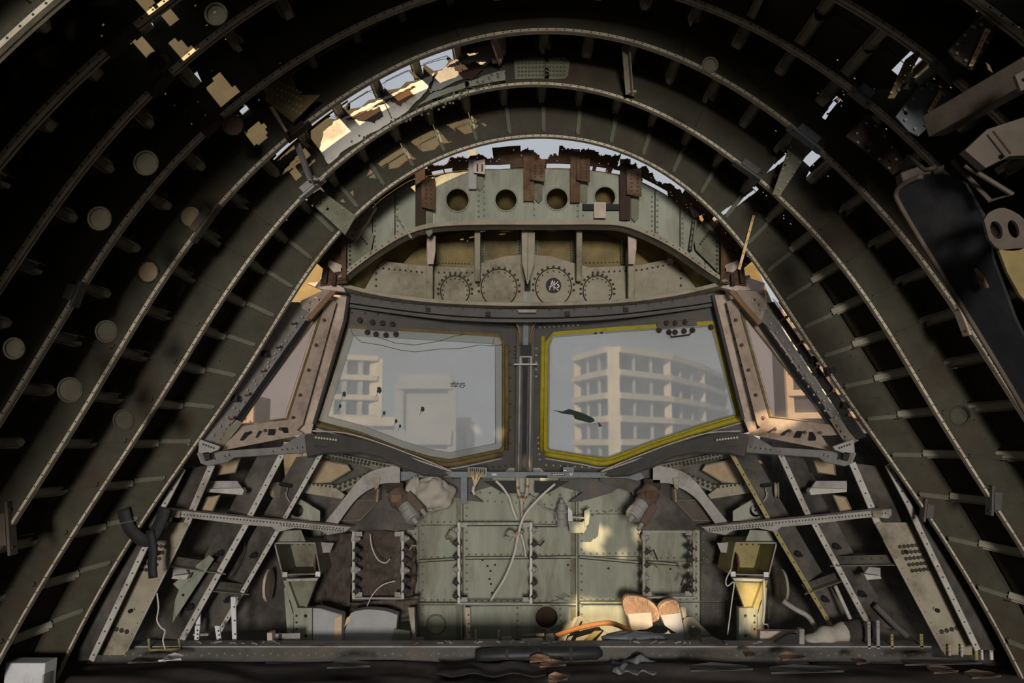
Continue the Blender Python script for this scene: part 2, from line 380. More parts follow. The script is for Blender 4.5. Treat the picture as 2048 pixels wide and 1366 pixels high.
for k in sorted(COEF):
    Y = YK[k]; t0, t1 = theta_floor(k)
    fr = thing('fuselage_frame', 'dark olive riveted arch frame, ' + WN[k], 'frame', 'arched fuselage frames'); frames[k] = fr
    degs = list(np.arange(t0, t1, .6)) + [t1]
    inner = [polar(rk(k, d), d, Y) for d in degs]
    outer = []
    for d in degs:
        near = min(abs(d - s) for s in SA)
        wd = math.degrees(.026 / (rk(k, d) + DEP)); notch = 0 if k == 1 or (k == 3 and -45 < d < -8) else (.062 if near < wd else (.03 if near < wd * 1.5 else 0))
        outer.append(polar(rk(k, d) + DEP - (.004 if k > 1 else -.03) - notch, d, Y))
    holes = [circ(x, y, r, Y, 20) for x, y, r in LIGHT_HOLES.get(k, [])]
    if k == 2: holes.append(pts(ROOF_TEAR, Y))
    if k in WEB_SLITS: holes.append(pts(WEB_SLITS[k], Y))
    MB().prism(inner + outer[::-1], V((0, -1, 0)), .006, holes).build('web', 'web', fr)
    # raised rims and plugs of the lightening holes
    for x, y, r in LIGHT_HOLES.get(k, []):
        h = MB(); ring = circ(x, y, r * 1.06, Y - .004, 20); ring.append(ring[0]); h.tube(ring, .0045, 6); h.build('hole_rim', 'web', fr, True)
        if (x, y) in PLUGS: plate([(x + r * 1.03 * math.cos(i * .3142), y + r * 1.03 * math.sin(i * .3142)) for i in range(20)], Y + .012, .004).build('plug_disc', 'tan_plug', fr)
    # inner cap: T flange seen edge-on from inside, plus a lip
    fl = MB(); b = .015; cap = []
    n = len(degs); vs = []
    sec = ((0, -b), (.013, -b), (.013, -b + .005), (.005, -b + .005), (.005, b), (0, b)); ns = len(sec)
    for d in degs:
        r = rk(k, d)
        for dr, dy in sec: vs.append(polar(r + dr, d, Y + dy))
    fs = []
    for i in range(n - 1):
        for j in range(ns): fs.append((i * ns + j, i * ns + (j + 1) % ns, (i + 1) * ns + (j + 1) % ns, (i + 1) * ns + j))
    fs += [tuple(range(ns))[::-1], tuple((n - 1) * ns + j for j in range(ns))]
    fl.add(vs, fs).build('inner_flange', 'flange', fr)
    fs = []
    for i in range(n - 1):
        for j in range(4): fs.append((i * 4 + j, i * 4 + (j + 1) % 4, (i + 1) * 4 + (j + 1) % 4, (i + 1) * 4 + j))
    fs += [(3, 2, 1, 0), tuple((n - 1) * 4 + j for j in range(4))]
    lp = MB(); vs = []                      # doubler strip on the web next to the flange
    for d in degs:
        r = rk(k, d)
        for rr, yy in ((r + .004, Y - .010), (r + .034, Y - .010), (r + .034, Y - .005), (r + .004, Y - .005)): vs.append(polar(rr, d, yy))
    lp.add(vs, fs).build('web_doubler', 'web', fr)
    rv = MB(); rl = MB()
    step = math.degrees(.040 / rk(k, 0)); d = t0
    while d < t1:
        r = rk(k, d); a = math.radians(d); nin = V((-math.sin(a), 0, -math.cos(a)))
        rv.rivet(polar(r + .0065, d, Y - b), V((0, -1, 0)), .0045)
        rl.rivet(polar(r + .022, d, Y - .010), V((0, -1, 0)), .006)
        if k < 4 and int(d / step) % 2 == 0: rl.rivet(polar(r + DEP - .075, d, Y - .001), V((0, -1, 0)), .006)
        d += step
    stuff(rv.build('flange_rivets', 'rivet', fr)); stuff(rl.build('web_rivets', 'rivet', fr))
    # stiffener angles on the web at the stringers
    for i, s in enumerate(SA):
        if not (t0 < s < t1): continue
        if k > 2 and (i * 7 + k * 3) % 5: continue
        if k == 2 and abs(s) < 55 and i % 2: continue
        p, q = polar(rk(k, s) + .034, s, Y - .006), polar(rk(k, s) + DEP - .045, s, Y - .006)
        MB().angle(p, q, .022, .03 if k == 1 else .022, .004, V((0, -1, 0))).build('stiffener', 'web_light' if k == 1 else 'web', fr)
    # clips joining web and stringer
    for i, s in enumerate(SA):
        if k > 4 or not (t0 < s < t1) or (i + k) % 2: continue
        p = polar(rk(k, s) + DEP - .03, s + .75, Y - .03)
        MB().box(p, .004, .055, .05, Matrix.Rotation(math.radians(s), 3, 'Y')).build('stringer_clip', 'flange' if (i % 4 == 0) else 'web', fr)

# small brackets clamped to the inner flanges
def flange_bracket(k, px, py, label, L=.10, mat_='metal', th=.012, w=.05):
    Y = YK[k]; p = U(px, py, Y); d = math.degrees(math.atan2(p.x - CX, p.z - CZ)); r = rk(k, d)
    c = polar(r - .004, d, Y - .01); Mx = Matrix.Rotation(math.radians(d), 3, 'Y')
    t = thing('flange_bracket', label, 'bracket', 'brackets on the frame flanges')
    MB().box(c, L, w, th, Mx).build('base_plate', mat_, t, bevel=.002)
    MB().box(polar(r + .018, d, Y - .038), L * .6, .006, .035, Mx).build('web_lug', mat_, t, bevel=.002)
    rv = MB(); n_ = -V((math.sin(math.radians(d)), 0, math.cos(math.radians(d))))
    for s in (-.35, .35): rv.rivet(polar(r - .01, d + math.degrees(s * L / r), Y - .02), n_, .007)
    stuff(rv.build('rivets', 'rivet', t))
flange_bracket(2, 632, 385, 'pale metal splice bracket on second frame beside torn lining painted white for daylight', .16, 'metal')
flange_bracket(2, 1487, 352, 'dark splice bracket on second frame under the sun-streaked bay', .16, 'grey_dark')
flange_bracket(3, 596, 262, 'dark splice bracket on third frame beside torn lining painted white for daylight', .13, 'rust_dark')
flange_bracket(3, 1622, 262, 'bare metal strap across third frame, upper starboard side', .18, 'metal_blue')
flange_bracket(3, 420, 452, 'pale crooked metal strap along third frame, port side', .20, 'dark_beige')
flange_bracket(3, 1925, 640, 'pinkish bent strap along third frame, starboard side', .14, 'pink_dust')
flange_bracket(4, 424, 250, 'dark clamp on fourth frame near a round hole showing sky', .10, 'rust_dark')
flange_bracket(4, 160, 590, 'grey clamp plate on fourth frame, port side', .10, 'grey_dark')
flange_bracket(4, 1725, 190, 'narrow blue-grey clamp on fourth frame, upper starboard side', .10, 'metal_blue')
flange_bracket(5, 318, 165, 'dark clamp on fifth frame beside sky-lit hole', .10, 'rust_dark')
flange_bracket(5, 1890, 140, 'grey clamp on fifth frame beside orange-lit streaks', .10, 'grey_dark')
flange_bracket(6, 240, 78, 'rusty clamp on sixth frame in the upper corner', .11, 'rust_dark')
flange_bracket(3, 30, 1055, 'pale dusty strap along third frame near the floor', .22, 'dark_beige')
flange_bracket(1, 1660, 742, 'small black clip on forward frame beside starboard side window', .05, 'black')
flange_bracket(2, 1975, 1000, 'dark square clip on second frame, lower starboard side', .14, 'grey_dark')
flange_bracket(1, 1845, 1020, 'dark square clip on forward frame at starboard beam end', .12, 'grey_dark')

# ------------------------------------------------------------------ fuselage skin with its tears and openings
SKIN_HOLES = [   # what shows through tears: pixel polygons and the bay they are in
 ([(650,240),(760,150),(840,110),(910,95),(915,125),(880,145),(835,170),(800,190),(740,215),(680,250)], 3.6, 4.0),
 ([(650,240),(760,150),(840,110),(910,95),(915,125),(880,145),(835,170),(800,190),(740,215),(680,250)], 3.2, 3.58),
 ([(878,30),(905,28),(912,45),(900,58),(882,56)], 2.4, 2.85),
 ([(205,0),(250,0),(252,20),(238,36),(258,52),(228,40),(210,18)], 1.6, 2.45),
 ([(290,112),(302,110),(318,148),(306,152)], 2.0, 2.45),
 ([(372,238),(392,214),(402,220),(380,246)], 2.4, 2.85),
 ([(452,262),(478,246),(484,258),(470,272),(456,272)], 2.8, 3.2),
 ([(272,312),(284,306),(284,344),(272,340)], 2.4, 2.85),
 ([(180,446),(200,414),(216,416),(196,452)], 2.0, 2.85),
 ([(10,700),(30,678),(40,684),(20,712)], 2.0, 2.85),
 ([(1640,232),(1688,172),(1696,178),(1652,240)], 2.4, 2.85),
 (WEB_SLITS[2], 3.6, 4.0), (WEB_SLITS[3], 3.2, 3.6), (WEB_SLITS[4], 2.8, 3.2),
 ([(1590,293),(1602,282),(1606,290),(1536,338),(1520,352),(1516,346)], 2.8, 3.62),
 ([(1500,378),(1510,384),(1470,412),(1440,432),(1432,430)], 3.2, 4.0),
 ([(1850,222),(1888,158),(1896,150),(1900,160),(1870,214)], 2.0, 2.45),
 ([(2015,0),(2048,0),(2048,16),(2028,10)], 1.2, 2.05),
 ([(610,395),(640,378),(690,428),(684,436)], 3.6, 4.0),
 ([(595,300),(640,262),(660,300),(625,345)], 3.2, 3.6),
]
SUN_PATCHES = [  # jagged sunlit patches: pixel polygon on a surface at a depth; holes shaped to cast them are cut in the unseen aft skin
 ([(1158,1012),(1172,1022),(1200,1052),(1222,1058),(1206,1084),(1200,1092),(1206,1108),(1188,1106),(1166,1102)], 5.33),
 ([(1232,1114),(1240,1100),(1254,1102),(1248,1116)], 5.33),
 ([(1146,1192),(1182,1200),(1240,1204),(1246,1232),(1240,1292),(1118,1292),(1136,1240)], 5.3),
 ([(1246,1192),(1318,1200),(1366,1210),(1362,1256),(1330,1262),(1250,1252)], 4.95),
 ([(990,1236),(1000,1232),(994,1262),(978,1274)], 5.3),
 ([(558,1296),(640,1296),(622,1320),(588,1322)], 4.36),
 ([(1480,1160),(1530,1168),(1515,1268),(1500,1262),(1486,1225)], 4.85),
 ([(1462,640),(1500,600),(1545,860),(1664,872),(1740,892),(1560,892),(1500,868),(1488,800)], 4.72),
 ([(1430,600),(1450,596),(1470,660),(1448,660)], 4.75),
 ([(1556,1310),(1580,1302),(1612,1322),(1590,1326)], 4.2),
 ([(1862,1338),(1908,1344),(1902,1348),(1868,1344)], 4.1),
 ([(1936,1350),(1990,1356),(1984,1362),(1940,1358)], 4.05),
 ([(1064,1314),(1100,1314),(1122,1330),(1090,1330)], 4.2),
 ([(1098,1350),(1125,1350),(1134,1366),(1108,1366)], 4.05),
 ([(1245,1018),(1262,1006),(1262,1030),(1246,1040)], 4.9),
 ([(470,888),(520,884),(560,892),(480,900)], 4.4),
 ([(835,345),(960,335),(1040,330),(1240,350),(1240,372),(1040,352),(900,362)], 4.45),
]
def hits_patch(p):
    for P, Yd in SUN_PATCHES:
        q = p + SUN * ((Yd - p.y) / SUN.y); x, y = proj(q)
        if inpoly(x, y, P): return True
    return False
def skin_mesh(ys, d0, d1, step, hole_test):
    ds = np.arange(d0, d1 + step * .5, step); mb = MB(); nd = len(ds)
    for Y in ys:
        for d in ds: mb.v.append(tuple(polar(rskin(Y, d), d, Y)))
    for i in range(len(ys) - 1):
        for j in range(nd - 1):
            a = i * nd + j; f = (a, a + 1, a + nd + 1, a + nd)
            c = sum((V(mb.v[x]) for x in f), V((0, 0, 0))) / 4
            h = hole_test(c)
            if h == 'pin':                       # a drilled rivet hole: quad ring round a small opening
                k0 = len(mb.v)
                for x in f: mb.v.append(tuple(c + (V(mb.v[x]) - c) * (.30 if step > .5 else .55)))
                for e in range(4): mb.f.append((f[e], f[(e + 1) % 4], k0 + (e + 1) % 4, k0 + e))
            elif not h: mb.f.append(f)
    return mb
def grow(P):
    c = np.mean(np.array(P), 0); e = max(abs(np.array(P) - c).max(0)); f = 1.0 if e > 60 else 1 + 9.0 / e
    return [tuple(c + (np.array(p) - c) * f) for p in P]
SKIN_HOLES = [(grow(P), a_, b_) for P, a_, b_ in SKIN_HOLES]
def in_tear(c):
    x, y = proj(c)
    for P, ya, yb in SKIN_HOLES:
        if ya - .03 <= c.y <= yb and inpoly(x, y, P): return True
    d = math.degrees(math.atan2(c.x - CX, c.z - CZ)); h = (math.sin(c.y * 91.7 + d * 3.1) * 43758.5) % 1
    if 3.225 < c.y < 3.585 and -41 + 3 * math.sin(c.y * 31) < d < -13 + 2.5 * math.sin(c.y * 40 + 1): return True
    fr_ = (4.0 - c.y) / .4 % 1.0           # 0 at the forward frame of a bay, 1 at the aft one
    if 1.65 < c.y < 3.2 and .45 < fr_ < .95 and -44.6 + .8 * math.sin(c.y * 17) < d < -42.4 + .8 * math.sin(c.y * 13 + 1): return True
    if 3.2 < c.y < 3.98 and .7 < fr_ < .95 and 41 + 1.2 * math.sin(c.y * 33) < d < 46 + 1.2 * math.sin(c.y * 41): return True
    if abs(d - 43.2) < .8 and math.sin(c.y * 7.3 + 1.1) + .6 * math.sin(c.y * 23) > -.15: return True
    if abs(d + 42.5) < .5 and math.sin(c.y * 8.3) + .7 * math.sin(c.y * 19 + 2) > .62: return True
    if 36 < d < 49 and h > .965 and not 2.8 < c.y < 3.0: return 'pin'
    if -49 < d < -36 and h > .985: return 'pin'
    for Q in PINS:
        for (ax, ay), (bx, by) in zip(Q[:-1], Q[1:]):
            t = max(0, min(1, ((x - ax) * (bx - ax) + (y - ay) * (by - ay)) / ((bx - ax) ** 2 + (by - ay) ** 2)))
            if math.hypot(x - ax - t * (bx - ax), y - ay - t * (by - ay)) < 11 and c.y > 3.4 and h > .6: return 'pin'
    return False
PINS = [[(1690,510),(1800,690),(1870,800)], [(1905,850),(1960,950),(2045,1090)], [(545,555),(530,570)], [(495,600),(505,612)]]
ysf = list(np.arange(1.2, 4.0001, .025))
for nm, a, b in (('wall_left', -124, -49), ('ceiling', -49, 49.25), ('wall_right', 49.25, 124.25)):
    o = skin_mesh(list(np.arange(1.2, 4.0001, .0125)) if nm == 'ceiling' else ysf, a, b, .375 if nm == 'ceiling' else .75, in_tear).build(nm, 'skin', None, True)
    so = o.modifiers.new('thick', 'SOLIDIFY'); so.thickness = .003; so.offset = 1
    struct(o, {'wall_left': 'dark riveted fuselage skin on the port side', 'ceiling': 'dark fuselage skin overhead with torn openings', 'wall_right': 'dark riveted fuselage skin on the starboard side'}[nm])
ysa = list(np.arange(-2.2, 1.2001, .04))
o = skin_mesh([-10.0, -5.0] + ysa, -124, 124, 1.0, lambda c: c.y > -2.2 and hits_patch(c)).build('wall_aft_unseen', 'skin', None, True)
struct(o, 'unseen fuselage skin behind the viewer, holes cut to cast sun patches')
# aft bulkhead with its doorway
mb = MB(); ring = [polar(rskin(0, d), d, -9.55) for d in np.arange(-124, 124.1, 4)]
mb.prism(ring, V((0, -1, 0)), .03, [[V((CX - .8, -9.55, .3)), V((CX + .8, -9.55, .3)), V((CX + .8, -9.55, 2.2)), V((CX - .8, -9.55, 2.2))]])
struct(mb.build('wall_back', 'sage_dark'), 'aft bulkhead with an open doorway')

# stringers
ORD = 'first second third fourth fifth sixth seventh eighth ninth tenth eleventh twelfth thirteenth fourteenth fifteenth sixteenth seventeenth eighteenth nineteenth twentieth twenty-first twenty-second twenty-third twenty-fourth'.split()
for i, s in enumerate(SA):
    mb = MB(); pth = [polar(rskin(Y, s) - .004, s, Y) for Y in np.arange(1.2, 4.01, .2)]
    up = V((math.sin(math.radians(s)), 0, math.cos(math.radians(s))))
    mb.sweep(pth, [(-.026, 0), (-.026, -.005), (-.019, -.006), (-.017, -.034), (-.012, -.038), (.012, -.038), (.017, -.034), (.019, -.006), (.026, -.005), (.026, 0)], up)
    o = mb.build('stringer', 'stringer', None)
    nth = ORD[i if s < 0 else len(SA) - i - 1]
    tag(o, 'pale hat-section stringer, %s one up from the %s floor' % (nth, 'port' if s < 0 else 'starboard'), 'stringer', 'stringers along the fuselage skin')

# floor
fw = 2.4
o = MB().box((0.15, -2.75, -.05), 5.4, 14.2, .1).build('floor', 'floor'); struct(o, 'dark worn cabin floor')
o = MB().box((0.15, 4.95, -.26), 3.6, 1.2, .1).build('floor_nose_well', 'floor'); struct(o, 'dark floor of the nose well')
# ------------------------------------------------------------------ nose: roof skin, dome frame, header
def P(name, mat_, poly, Y, th=.006, parent=None, holes=(), polyholes=(), bevel=0):
    mb = MB().prism(pts(poly, Y), nrm(Y), th, [circ(h[0], h[1], h[2], Y) for h in holes] + [pts(h, Y) for h in polyholes])
    return mb.build(name, mat_, parent, bevel=bevel)
def BAR(name, mat_, a, b, wpx, dep, parent=None, Ya=4.0, Yb=None, bevel=.002):     # flat bar between two pixels
    p, q = U(a[0], a[1], Ya), U(b[0], b[1], Ya if Yb is None else Yb)
    w = wpx * Ya / F
    return MB().bar(p, q, w, dep, V((0, -1, 0))).build(name, mat_, parent, bevel=bevel)
def mir(poly, c=2104): return [(c - x, y) for x, y in poly]

F0P = [(655,545),(700,470),(760,402),(820,362),(900,345),(1000,340),(1080,338),(1180,342),(1260,355),(1330,390),(1400,450),(1478,545)]
_p = [U(x, y, 4.45) for x, y in F0P]
_th = np.array([math.atan2(p.x - CX, p.z - CZ) for p in _p]); _r = np.array([math.hypot(p.x - CX, p.z - CZ) for p in _p])
def r0(d): return float(np.interp(math.radians(d), _th, _r))
D0 = math.degrees(_th[0]); D1 = math.degrees(_th[-1])
random.seed(3)
_jr = np.random.RandomState(5).uniform(-1, 1, 900)
def jag(d, f=1.0): return .35 * float(np.interp((d + 100) * 2.2 * f % 880, np.arange(900), _jr)) + .7 * (.6 * math.sin(d * .55 * f) + .4 * math.sin(d * 1.3 * f + 1) + .2 * math.sin(d * 3.1 * f + 2))
PINV = []; mb = MB(); ds = np.arange(D0, D1 + .1, .25); ts = np.linspace(0, 1, 60); nd = len(ds)
for t in ts:
    for d in ds: mb.v.append(tuple(polar(lerp(rk(1, d) + DEP, r0(d) + .004, t), d, lerp(4.0, 4.45, t))))
for i in range(len(ts) - 1):
    for j in range(nd - 1):
        c = sum((V(mb.v[x]) for x in (i*nd+j, i*nd+j+1, i*nd+nd+j+1, i*nd+nd+j)), V((0,0,0))) / 4
        x, y = proj(c); t = (ts[i] + ts[i + 1]) / 2; d = ds[j]
        tear = -27 < d < 30 and t < .79 + .12 * jag(d) and not (-9 < d < -3.5 and t > .66) and not (4 < d < 16 and t > .70 + .06 * jag(d, 2))
        slot = t > .93 and any(a_ < x < b_ for a_, b_ in ((845,905),(955,1042),(1092,1152),(1176,1244),(1285,1335))) and jag(d, .6) > -.5
        crack = inpoly(x, y, grow(WEB_SLITS[1])) or (1398 < x < 1412 and 430 < y < 520 and abs(x - 1404 - 4 * math.sin(y * .2)) < 4)
        spot = t > .3 and (math.sin(i * 12.9898 + j * 78.233) * 43758.5453) % 1 > .988
        f = (i*nd+j, i*nd+j+1, i*nd+nd+j+1, i*nd+nd+j)
        if tear or slot or crack: continue
        if spot:
            k0 = len(mb.v); PINV.append((k0, [tuple(c + (V(mb.v[q_]) - c) * .8) for q_ in f], f))
        else: mb.f.append(f)
for _, vv, f in PINV:
    k0 = len(mb.v); mb.v += vv
    for e in range(4): mb.f.append((f[e], f[(e + 1) % 4], k0 + (e + 1) % 4, k0 + e))
o = mb.build('ceiling_nose', 'rust', None, True); so = o.modifiers.new('thick', 'SOLIDIFY'); so.thickness = .003; so.offset = 1
struct(o, 'rusty torn nose skin pierced by light above the cockpit')
mb = MB()
for t in (0, 1):
    for d in ds: mb.v.append(tuple(polar(r0(d) + .004 - t * .24, d, lerp(4.455, 5.05, t))))
for j in range(nd - 1): mb.f.append((j, j + 1, nd + j + 1, nd + j))
o = mb.build('ceiling_brow', 'tan', None, True); so = o.modifiers.new('thick', 'SOLIDIFY'); so.thickness = .004; so.offset = 1
struct(o, 'tan inner skin over the windshield brow')

# dome frame with lightening holes
df = thing('dome_frame', 'sage green dome-shaped frame with four round holes above the windshield', 'frame')
DOME = spline([(690,562),(720,537),(760,508),(810,478),(860,462),(910,457),(980,455),(1050,455),(1130,455),(1190,455),(1245,459),(1300,480),(1350,507),(1400,542),(1442,570)], 4)
cols = [655,700,745,790,862,963,1063,1161,1262,1310,1360,1410,1478]
def ycurve(C, x):
    C = sorted(C); return float(np.interp(x, [c[0] for c in C], [c[1] for c in C]))
HC = {862: (915,400,22), 963: (1012,400,21), 1063: (1114,398,21), 1161: (1210,394,20)}
for a_, b_ in zip(cols[:-1], cols[1:]):
    xs = np.linspace(a_ + 1, b_ - 1, 6)
    top = [(x, ycurve(F0P, x)) for x in xs]; bot = [(x, max(ycurve(DOME, x) if 690 < x < 1442 else 575, ycurve(F0P, x) + 6)) for x in xs[::-1]]
    P('web_panel', 'sage', top + bot, 4.45, .005, df, [HC[a_]] if a_ in HC else [])
    rivet_part(df, [([(a_ + 5, ycurve(F0P, a_ + 5) + 12), (a_ + 5, ycurve(DOME, a_ + 5) - 6)], 4.447, 8, .007)] + ([([(b_ - 6, ycurve(F0P, b_ - 6) + 12), (b_ - 6, ycurve(DOME, b_ - 6) - 6)], 4.447, 9, .007), ([(a_ + 8, ycurve(DOME, a_ + 8) - 9), (b_ - 8, ycurve(DOME, b_ - 8) - 9)], 4.447, 6, .007)] if 780 < a_ < 1300 else []), 'rivet_sage')
for x in (866, 963, 1055, 1063, 1161, 1258): BAR('web_strip', 'sage', (x, ycurve(F0P, x) + 8), (x, ycurve(DOME, x) - 4), 9, .004, df, 4.442)
for h in HC.values():
    rg = circ(h[0], h[1], h[2] + 1.5, 4.444, 24); rg.append(rg[0]); MB().tube(rg, .005, 6).build('hole_rim', 'sage', df, True)
fl = MB(); Pd = [U(x, y, 4.45) for x, y in DOME]
fl.sweep(Pd, [(-.055, -.004), (.055, -.004), (.055, .006), (-.055, .006)], V((0, 0, 1))) if False else None
vs = []; cxd, czd = U(1052, 620, 4.45).x, U(1052, 620, 4.45).z
for p in Pd:
    rd = V((p.x - cxd, 0, (p.z - czd) * 1.3)).normalized()
    for dr, yy in ((0, -.075), (0, .05), (.008, .05), (.008, -.075)): vs.append(p + rd * dr + V((0, yy, 0)))
n = len(Pd); fs = []
for i in range(n - 1):
    for j in range(4): fs.append((i*4+j, i*4+(j+1)%4, (i+1)*4+(j+1)%4, (i+1)*4+j))
fs += [(3,2,1,0), tuple((n-1)*4+j for j in range(4))]
MB().add(vs, fs).build('dome_flange', 'beige', df)
vs = []
for p in Pd:
    rd = V((p.x - cxd, 0, (p.z - czd) * 1.3)).normalized()
    for dr, yy in ((-.006, -.082), (.026, -.082), (.026, -.075), (-.006, -.075)): vs.append(p + rd * dr + V((0, yy, 0)))
MB().add(vs, fs).build('dome_edge', 'beige', df)
rv = MB()
for i in range(0, n, 1):
    p = Pd[i]; rd = V((p.x - cxd, 0, (p.z - czd) * 1.3)).normalized()
    if i < 14 or i > n - 15: rv.rivet(p + rd * .01 + V((0, -.083, 0)), V((0, -1, 0)), .005)
stuff(rv.build('edge_rivets', 'rivet', df))
# rusty upright posts hanging from the roof over the dome frame
for x, y0, y1, w, m_, lab in ((858, 338, 470, 20, 'rust_dark', 'rusty upright post left of the four round holes'), (960, 300, 378, 17, 'metal', 'pale upright post between first and second round holes'), (1077, 300, 402, 22, 'rust', 'rusty upright post between second and third round holes'), (1168, 298, 405, 20, 'rust', 'brown upright post between third and fourth round holes'), (1270, 318, 440, 22, 'rust_dark', 'dark rusty upright post right of the four round holes')):
    t = thing('roof_post', lab, 'post', 'roof posts over the dome frame')
    MB().angle(U(x - w * .4, y1, 4.40), U(x - w * .4, y0, 4.36), w * 4.4 / F, .05, .006, V((0, 1, 0))).build('angle_bar', m_, t)
    P('upper_plate', 'rust' if m_ != 'metal' else 'pink_dust', [(x - w * .75, y0 + 22), (x + w * .6, y0 + 18), (x + w * .6, y0 + (y1 - y0) * .62), (x - w * .75, y0 + (y1 - y0) * .58)], 4.345, .006, t, bevel=.001)
    P('lower_foot', 'sage_dark', [(x - w * .35, y0 + (y1 - y0) * .55), (x + w * .35, y0 + (y1 - y0) * .55), (x + w * .35, y1 - 4), (x, y1 + 4), (x - w * .35, y1 - 4)], 4.425, .012, t, bevel=.002)
    rivet_part(t, [([(x - w * .3, y0 + 28), (x - w * .3, y0 + (y1 - y0) * .55)], 4.344, 5, .006), ([(x + w * .25, y0 + 28), (x + w * .25, y0 + (y1 - y0) * .55)], 4.344, 5, .006)])
t = thing('equipment_bracket', 'dark U-shaped bracket with pale centre plate below fourth round hole', 'bracket')
P('back_strip', 'black', [(1165,408),(1256,408),(1256,420),(1165,420)], 4.42, .01, t)
P('lower_strip', 'black', [(1188,434),(1210,434),(1210,448),(1188,448)], 4.42, .01, t)
P('centre_plate', 'pink_dust', [(1188,404),(1212,404),(1212,436),(1188,436)], 4.405, .008, t, bevel=.001)
# radial ribs at the shoulders of the dome frame
for a_, b_, m_, lab in (((737,412),(700,478),'pink_dust','dusty pink gusset at the port shoulder of the dome frame'), ((792,428),(822,476),'sage','slim sage rib on the port shoulder of the dome frame'), ((1392,408),(1402,430),'pink_dust','dusty pink clip at the starboard shoulder of the dome frame'), ((1388,440),(1380,500),'sage_dark','narrow dark rib on the starboard shoulder of the dome frame')):
    t = thing('shoulder_rib', lab, 'rib'); wpx = 30 if m_ == 'pink_dust' else 5
    BAR('rib_bar', m_, a_, b_, wpx, .02, t, 4.40)
    BAR('rib_lip', m_, (a_[0] + wpx * .5, a_[1] + 2), (b_[0] + wpx * .5, b_[1] + 2), 3, .05, t, 4.385)
    rivet_part(t, [([a_, b_], 4.387, 5, .006)])

# header: tan back panel, beige lower panel, stiffeners, access plates
hd = thing('header_bulkhead', 'beige riveted panel with round access plates under the dome arch', 'panel')
P('tan_backing', 'tan', [(640,470),(760,400),(900,362),(1080,356),(1260,366),(1380,405),(1490,480),(1560,640),(560,640)], 5.02, .01, hd)
LOW = [(700,578),(725,548),(765,522),(850,532),(930,535),(975,522),(1012,512),(1050,510),(1100,512),(1140,524),(1180,535),(1280,530),(1360,513),(1405,545),(1440,572),(1350,594),(1250,606),(1150,611),(1050,613),(950,611),(850,606),(760,594)]
P('lower_panel', 'beige', LOW, 4.84, .01, hd)
for (x, y, r) in ((910,582,29),(998,576,36),(1107,574,36),(1195,582,29)):
    poly = [(x + r * math.cos(a_), min(y + r * math.sin(a_) * 1.05, 606)) for a_ in np.linspace(0, 2 * math.pi, 28, endpoint=False)]
    rg = [U(*q, 4.829) for q in poly]; rg.append(rg[0]); MB().tube(rg, .004, 6).build('plate_seal', 'rust_dark', hd)
    dsk = P('access_plate', 'beige', poly, 4.83, .006, hd, bevel=.001)
    rv = MB()
    for a_ in np.linspace(math.pi * .95, math.pi * 2.05, 13): rv.rivet(U(x + (r + 5) * math.cos(a_), y + (r + 5) * math.sin(a_), 4.829), V((0, -1, 0)), .009)
    for a_ in np.linspace(math.pi * .9, math.pi * 2.1, 11): rv.rivet(U(x + (r - 4) * math.cos(a_), y + (r - 4) * math.sin(a_), 4.829), V((0, -1, 0)), .006)
    stuff(rv.build('bolts', 'rivet', hd))
rivet_part(hd, [([(700,588),(760,598),(850,605)], 4.829, 22, .007), ([(1250,605),(1350,597),(1440,580)], 4.829, 22, .007), ([(750,535),(850,545),(950,545)], 4.829, 18, .007), ([(1180,545),(1280,540),(1375,522)], 4.829, 18, .007), ([(752,540),(752,590)], 4.829, 4, .008), ([(1362,535),(1362,592)], 4.829, 4, .008), ([(850,525),(940,528)], 4.832, 14, .006), ([(965,610),(1140,610)], 4.829, 26, .005), ([(1160,526),(1270,524)], 4.832, 14, .006)])
for x in (872, 966, 1038, 1072, 1146, 1246):
    BAR('seam_strip', 'sage_dark', (x, 458), (x, 528), 9, .012, hd, 4.99)
    rivet_part(hd, [([(x, 460), (x, 526)], 4.983, 12, .006)])
for x, y0, y1, w, m_ in ((860,468,606,13,'beige'),(955,460,562,12,'beige'),(1158,460,562,12,'beige'),(1262,468,606,14,'beige')):
    o = MB().bar(U(x, y0, 4.62), U(x, y1, 4.74), w * 4.7 / F, .05, V((0, -1, 0))).build('stiffener', m_, hd, bevel=.006)
for x, y0, y1 in ((862,472,528),(1264,468,528)):
    P('bent_plate', 'pink_dust', [(x-8,y0),(x+9,y0),(x+9,y0+30),(x+5,y1),(x-7,y1)], 4.58, .012, hd, bevel=.002)
P('centre_stiffener', 'beige', [(1043,460),(1070,460),(1069,525),(1056,568),(1054,568),(1044,525)], 4.60, .02, hd, bevel=.003)
BAR('centre_groove', 'sage_dark', (1056,464), (1055,560), 1.6, .004, hd, 4.589)
P('centre_clip', 'sage', [(1046,583),(1063,583),(1063,609),(1046,609)], 4.80, .01, hd)
P('centre_gap', 'black', [(1049,560),(1061,560),(1061,584),(1049,584)], 4.815, .004, hd)
for sx_ in (0, 1):
    tri = [(708,548),(722,545),(716,590)]; P('end_gusset', 'sage_dark', mir(tri, 2132) if sx_ else tri, 4.80, .01, hd)
